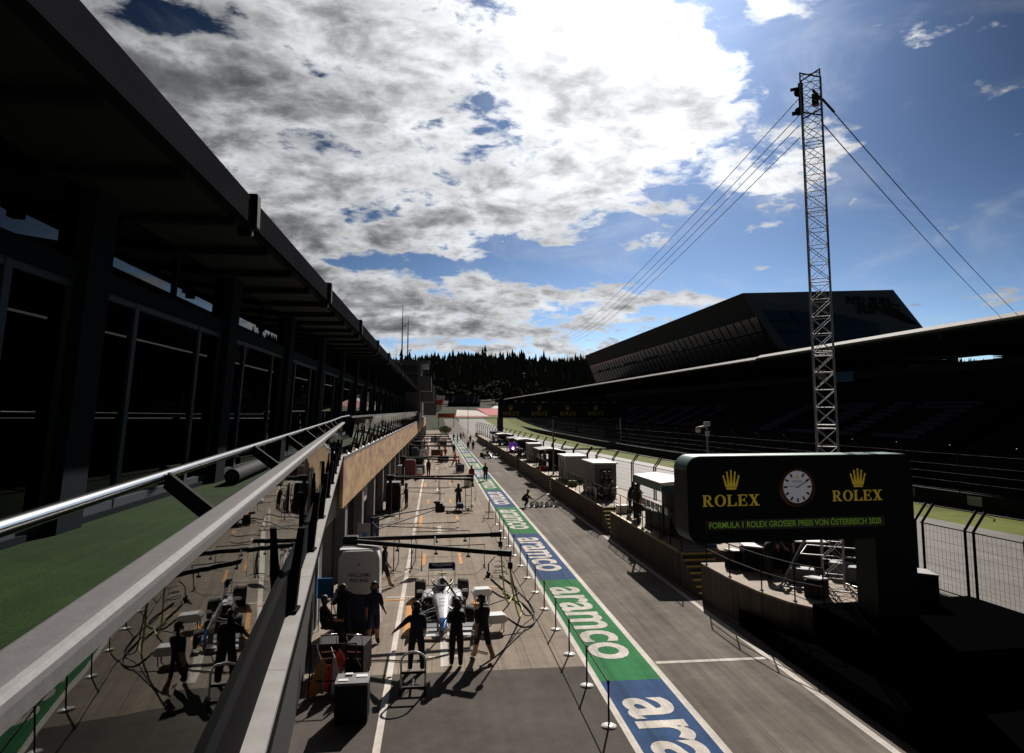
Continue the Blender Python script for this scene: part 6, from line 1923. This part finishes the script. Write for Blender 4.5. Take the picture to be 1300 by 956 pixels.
for i, (x, y, sz, m_, lab) in enumerate(((-1.6, 76, (1.2, .8, .9), 'midgrey', 'grey equipment box by the dark red cabinet'), (2.9, 78, (.9, .7, .8), 'navy', 'navy equipment box at the red boom tips'), (3.1, 63.5, (.6, .6, .7), 'whitematt', 'small white equipment box under the red boom tips'),
                                          (-2.1, 83, (1.4, .9, 1.1), 'black', 'black equipment box before the fourth boom'), (1.2, 94, (1.4, 1, .7), 'darkgrey', 'dark grey equipment box between far booms'), (-1.5, 101, (1.2, 1, 1.2), 'whitematt', 'white equipment box far along the garages'),
                                          (.4, 107, (1.8, 1.0, .8), 'dark_red', 'dark red equipment box under the fifth boom'), (-2.4, 121, (1.2, 1.1, 1.5), 'lightgrey', 'light grey equipment box beyond the fifth boom'), (1.5, 136, (1.6, 1.2, 1), 'navy', 'navy equipment box beyond the last boom'), (.2, 152, (2, 1.5, 1.2), 'whitematt', 'white equipment box at the far end of the apron'))):
    t = thing('equipment_box', lab, 'box', (x, y, 0), R_(7 * i % 20), 'equipment boxes on the far apron')
    mb = MB(); mb.box((0, 0, sz[2] / 2 + .08), sz, 0, .04); bd = mb.build('box_body', M[m_], t)
    mb = MB(); mb.box((0, 0, sz[2] + .10), (sz[0] * 1.02, sz[1] * 1.02, .04), 0, .01); mb.bx(-.15, .15, -sz[1] / 2 - .03, -sz[1] / 2 - .001, sz[2] * .6, sz[2] * .6 + .04); mb.build('lid', M['darkgrey'], t)
    mb = MB()
    for a in (-.4, .4):
        for c in (-.4, .4): mb.lathe([(.01, -.025), (.07, -.025), (.07, .025), (.01, .025)], 8, 0, 'x', (a * sz[0], c * sz[1], .07))
    mb.build('castor', M['rubber'], t)
# floor sign being set out
t = thing('floor_sign', 'low white folding floor sign lying across the pit lane before the crouching person', 'floor sign', (7.95, 49.9, 0))
for k in range(6):
    mb = MB(); x = -1.0 + .36 * k
    mb.extr([(x, .02), (x + .34, .02), (x + .30, .34), (x + .17, .42), (x + .04, .34)], -.03 - .12 * (k % 2), .06 - .12 * (k % 2)); mb.build('fold_panel', M['whitepaint'], t)
mb = MB(); mb.bx(-1.05, 1.15, -.3, .3, .004, .03); mb.build('base_mat', M['whitematt'], t)
mb = MB(); mb.bar((.2, .1, .05), (1.6, 1.9, .1), .02); mb.build('pull_rod', M['black'], t)

# ------------------------------------------------------------------ stands on the pit wall
def pit_stand(y0, y1, lab, z1, roof_m, edge_m, body_m, x0=10.3, x1=12.6, tilt=.25, group='timing stands on the pit wall'):
    t = thing('timing_stand', lab, 'timing stand', ((x0 + x1) / 2, y0, PZ), 0, group)
    w2, d = (x1 - x0) / 2, y1 - y0
    h = z1 - PZ
    mb = MB(); mb.extr([(-w2 - .15, h - .16 - tilt * .3), (w2 + .15, h - .16 - tilt), (w2 + .15, h - tilt), (-w2 * .1, h), (-w2 - .15, h - tilt * .4)], -.15, d + .15); rf = mb.build('roof', M[roof_m], t)
    mb = MB(); mb.bx(-w2 - .17, -w2 - .153, -.15, d + .15, h - .42 - tilt * .3, h - tilt * .45); mb.bx(-w2 - .15, w2 + .15, -.17, -.153, h - .42 - tilt * .4, h - .16 - tilt * .3); mb.build('roof_edge', M[edge_m], rf)
    for a in (-w2, w2):
        for c in (.05, d - .05):
            mb = MB(); mb.box((a, c, (h - .2) / 2), (.08, .08, h - .2)); mb.build('post', M['black'], t)
    mb = MB(); mb.bx(w2 * .2, w2, .08, d - .08, 0, h - .3); mb.build('back_wall', M[body_m], t)
    mb = MB(); mb.bx(-w2 * .75, -w2 * .1, .1, d - .1, .78, .84); mb.bx(-w2 * .7, -w2 * .6, .15, d - .15, 0, .78); mb.build('desk', M[body_m], t)
    n = max(2, int(d / .62))
    for k in range(n):
        y = .3 + (d - .6) * k / (n - 1)
        mb = MB(); mb.box((-w2 * .78, y, 1.12), (.05, .5, .34), 0, .01); mb.bar((-w2 * .74, y, .84), (-w2 * .76, y, 1.0), .02); sc_ = mb.build('monitor', M['blackgloss'], t)
    for k in range(n):
        y = .3 + (d - .6) * k / (n - 1)
        mb = MB(); mb.lathe([(.02, .0), (.2, .0), (.03, .04), (.03, .62), (.18, .64), (.18, .70), (.02, .70)], 12, 0, 'z', (.0, y, 0)); mb.build('stool', M['darkgrey'], t)
    return t
pit_stand(30.2, 34.2, 'timing stand with a white pitched roof and teal edge behind the pit wall railing', 3.85, 'whitepaint', 'teal', 'black')
pit_stand(66.0, 70.0, 'dark timing stand with a grey roof beyond the tall white box', 3.3, 'midgrey', 'black', 'darkgrey')
pit_stand(84.0, 88.0, 'dark timing stand with a pale roof beside the purple glowing screen', 3.5, 'lightgrey', 'black', 'darkgrey')
pit_stand(93.0, 97.0, 'far dark red edged timing stand on the pit wall', 3.3, 'midgrey', 'dark_red', 'darkgrey')
pit_stand(110.0, 114.0, 'far white roofed timing stand on the pit wall before the gantry', 3.3, 'whitematt', 'navy', 'darkgrey')
pit_stand(121.0, 125.0, 'last dark timing stand just before the gantry leg', 3.3, 'darkgrey', 'black', 'black')
def wall_box(x0, x1, y0, y1, z1, lab, m_, screen):
    t = thing('control_cabin', lab, 'cabin', (x0, y0, PZ), 0)
    w, d, h = x1 - x0, y1 - y0, z1 - PZ
    mb = MB(); mb.bx(0, w, 0, d, .1, h, 0, .04); b = mb.build('cabin_body', M[m_], t)
    mb = MB(); mb.bx(-.08, w + .08, -.08, d + .08, h + .002, h + .09, 0, .02); mb.build('roof', M['whitepaint'], t)
    if screen:
        mb = MB(); mb.bx(w * .25, w * .78, -.03, -.004, h * .30, h * .86, 0, .008); mb.build('screen', M['blackgloss'], b)
        mb = MB(); mb.bx(-.5, w * 1.0, -.55, -.02, .62, .68); mb.bx(-.02, .02, -.5, -.1, 0, .62); mb.build('shelf', M['whitematt'], t)
    mb = MB(); mb.bx(-.02, -.004, d * .2, d * .45, .12, h * .85); mb.bx(-.02, -.004, d * .55, d * .8, .12, h * .85); mb.build('door', M['midgrey'], b)
    mb = MB()
    for a in (.1, w - .1):
        for c in (.1, d - .1): mb.bx(a - .05, a + .05, c - .05, c + .05, 0, .1)
    mb.build('foot', M['black'], t)
wall_box(10.55, 12.05, 44.6, 48.2, 3.45, 'grey control cabin with a dark screen on the pit wall', 'midgrey', True)
wall_box(10.5, 12.2, 54.4, 57.6, 3.25, 'tall white box cabin with a bright roof on the pit wall', 'lightgrey', False)
wall_box(10.6, 12.0, 76.0, 79.0, 3.2, 'pale narrow box cabin farther along the pit wall', 'lightgrey', False)
t = thing('purple_screen', 'purple glowing screen with a bright lamp on the far pit wall', 'screen', (10.25, 89.6, PZ))
mb = MB(); mb.bx(-.5, .6, 0, .15, .5, 1.5, 0, .03); mb.build('display', M['purple'], t)
mb = MB(); mb.ball((.05, -.12, .75), .16); mb.build('lamp', M['lamp_on'], t)
mb = MB(); mb.bar((0, .08, 0), (0, .08, .5), .04); mb.build('post', M['black'], t)
for (x, y, c, lab) in ((10.35, 51.0, 'leaf_bright', 'bright green crate on the pit wall floor before the tall white box'), (10.35, 66.9 - 2, 'red', 'bright red crate on the pit wall floor beyond the tall white box'), (10.5, 37.7, 'whitematt', 'white crate at the top of the second stairs'), (11.6, 28.4, 'blue', 'blue crate on the platform before the teal-edged stand')):
    t = thing('plastic_crate', lab, 'crate', (x, y, PZ), .2, 'plastic crates on the pit wall')
    mb = MB(); mb.bx(-.3, .3, -.22, .22, 0, .04); mb.bx(-.3, -.27, -.22, .22, .04, .4); mb.bx(.27, .3, -.22, .22, .04, .4); mb.bx(-.27, .27, -.22, -.19, .04, .4); mb.bx(-.27, .27, .19, .22, .04, .4); cb = mb.build('crate_body', M[c], t)
    mb = MB(); mb.bx(-.32, .32, -.24, .24, .402, .44); mb.build('lid', M[c], t)
# cases and desks under the clock sign
for i, (x, y, w_, d, h, m_, deg, lab) in enumerate(((13.4, 24.0, 1.5, 1.1, .95, 'black', 12, 'large black case with a pale sloping lid behind the tower foot'), (11.5, 23.9, .9, .7, .8, 'black', -10, 'black case with a white sheet on top left of the tower foot'), (10.95, 24.4, .5, .5, .55, 'darkgrey', 20, 'small dark case at the platform edge left of the tower'), (14.6, 21.2, .8, 1.2, .6, 'darkgrey', 5, 'dark case with an orange lid right of the tower foot'), (12.3, 24.3, .8, .8, 1.25, 'black', 4, 'tall black case with a grey lid between the white-topped cases'), (14.75, 23.6, .9, 1.0, 1.3, 'black', -4, 'tall black case with a grey lid at the fence side behind the tower'), (11.75, 20.35, .6, .5, .5, 'black', 30, 'small black case at the rounded platform edge before the tower'), (14.2, 19.3, 1.1, .8, .9, 'black', -15, 'wide black case beside the sign leg, toward the catch fence'))):
    t = thing('flight_case', lab, 'case', (x, y, PZ), R_(deg), 'cases under the clock sign')
    mb = MB(); mb.box((0, 0, h / 2), (w_, d, h), 0, .02); mb.build('case_body', M[m_], t)
    mb = MB(); mb.box((0, 0, h + .05), (w_ * 1.02, d * 1.02, .05), 0, .01, Matrix.Rotation(R_(5), 3, 'Y')); mb.build('lid', M['whitematt' if i < 2 else ('orange' if i == 3 else 'lightgrey')], t)

person('stand', 12.35, 23.2, 140, 'black', 'black', 'person in black standing among the cases under the clock sign', z=PZ)
person('bend', 11.35, 22.6, -60, 'charcoal', 'black', 'person bending over beside the tower foot under the clock sign', z=PZ)
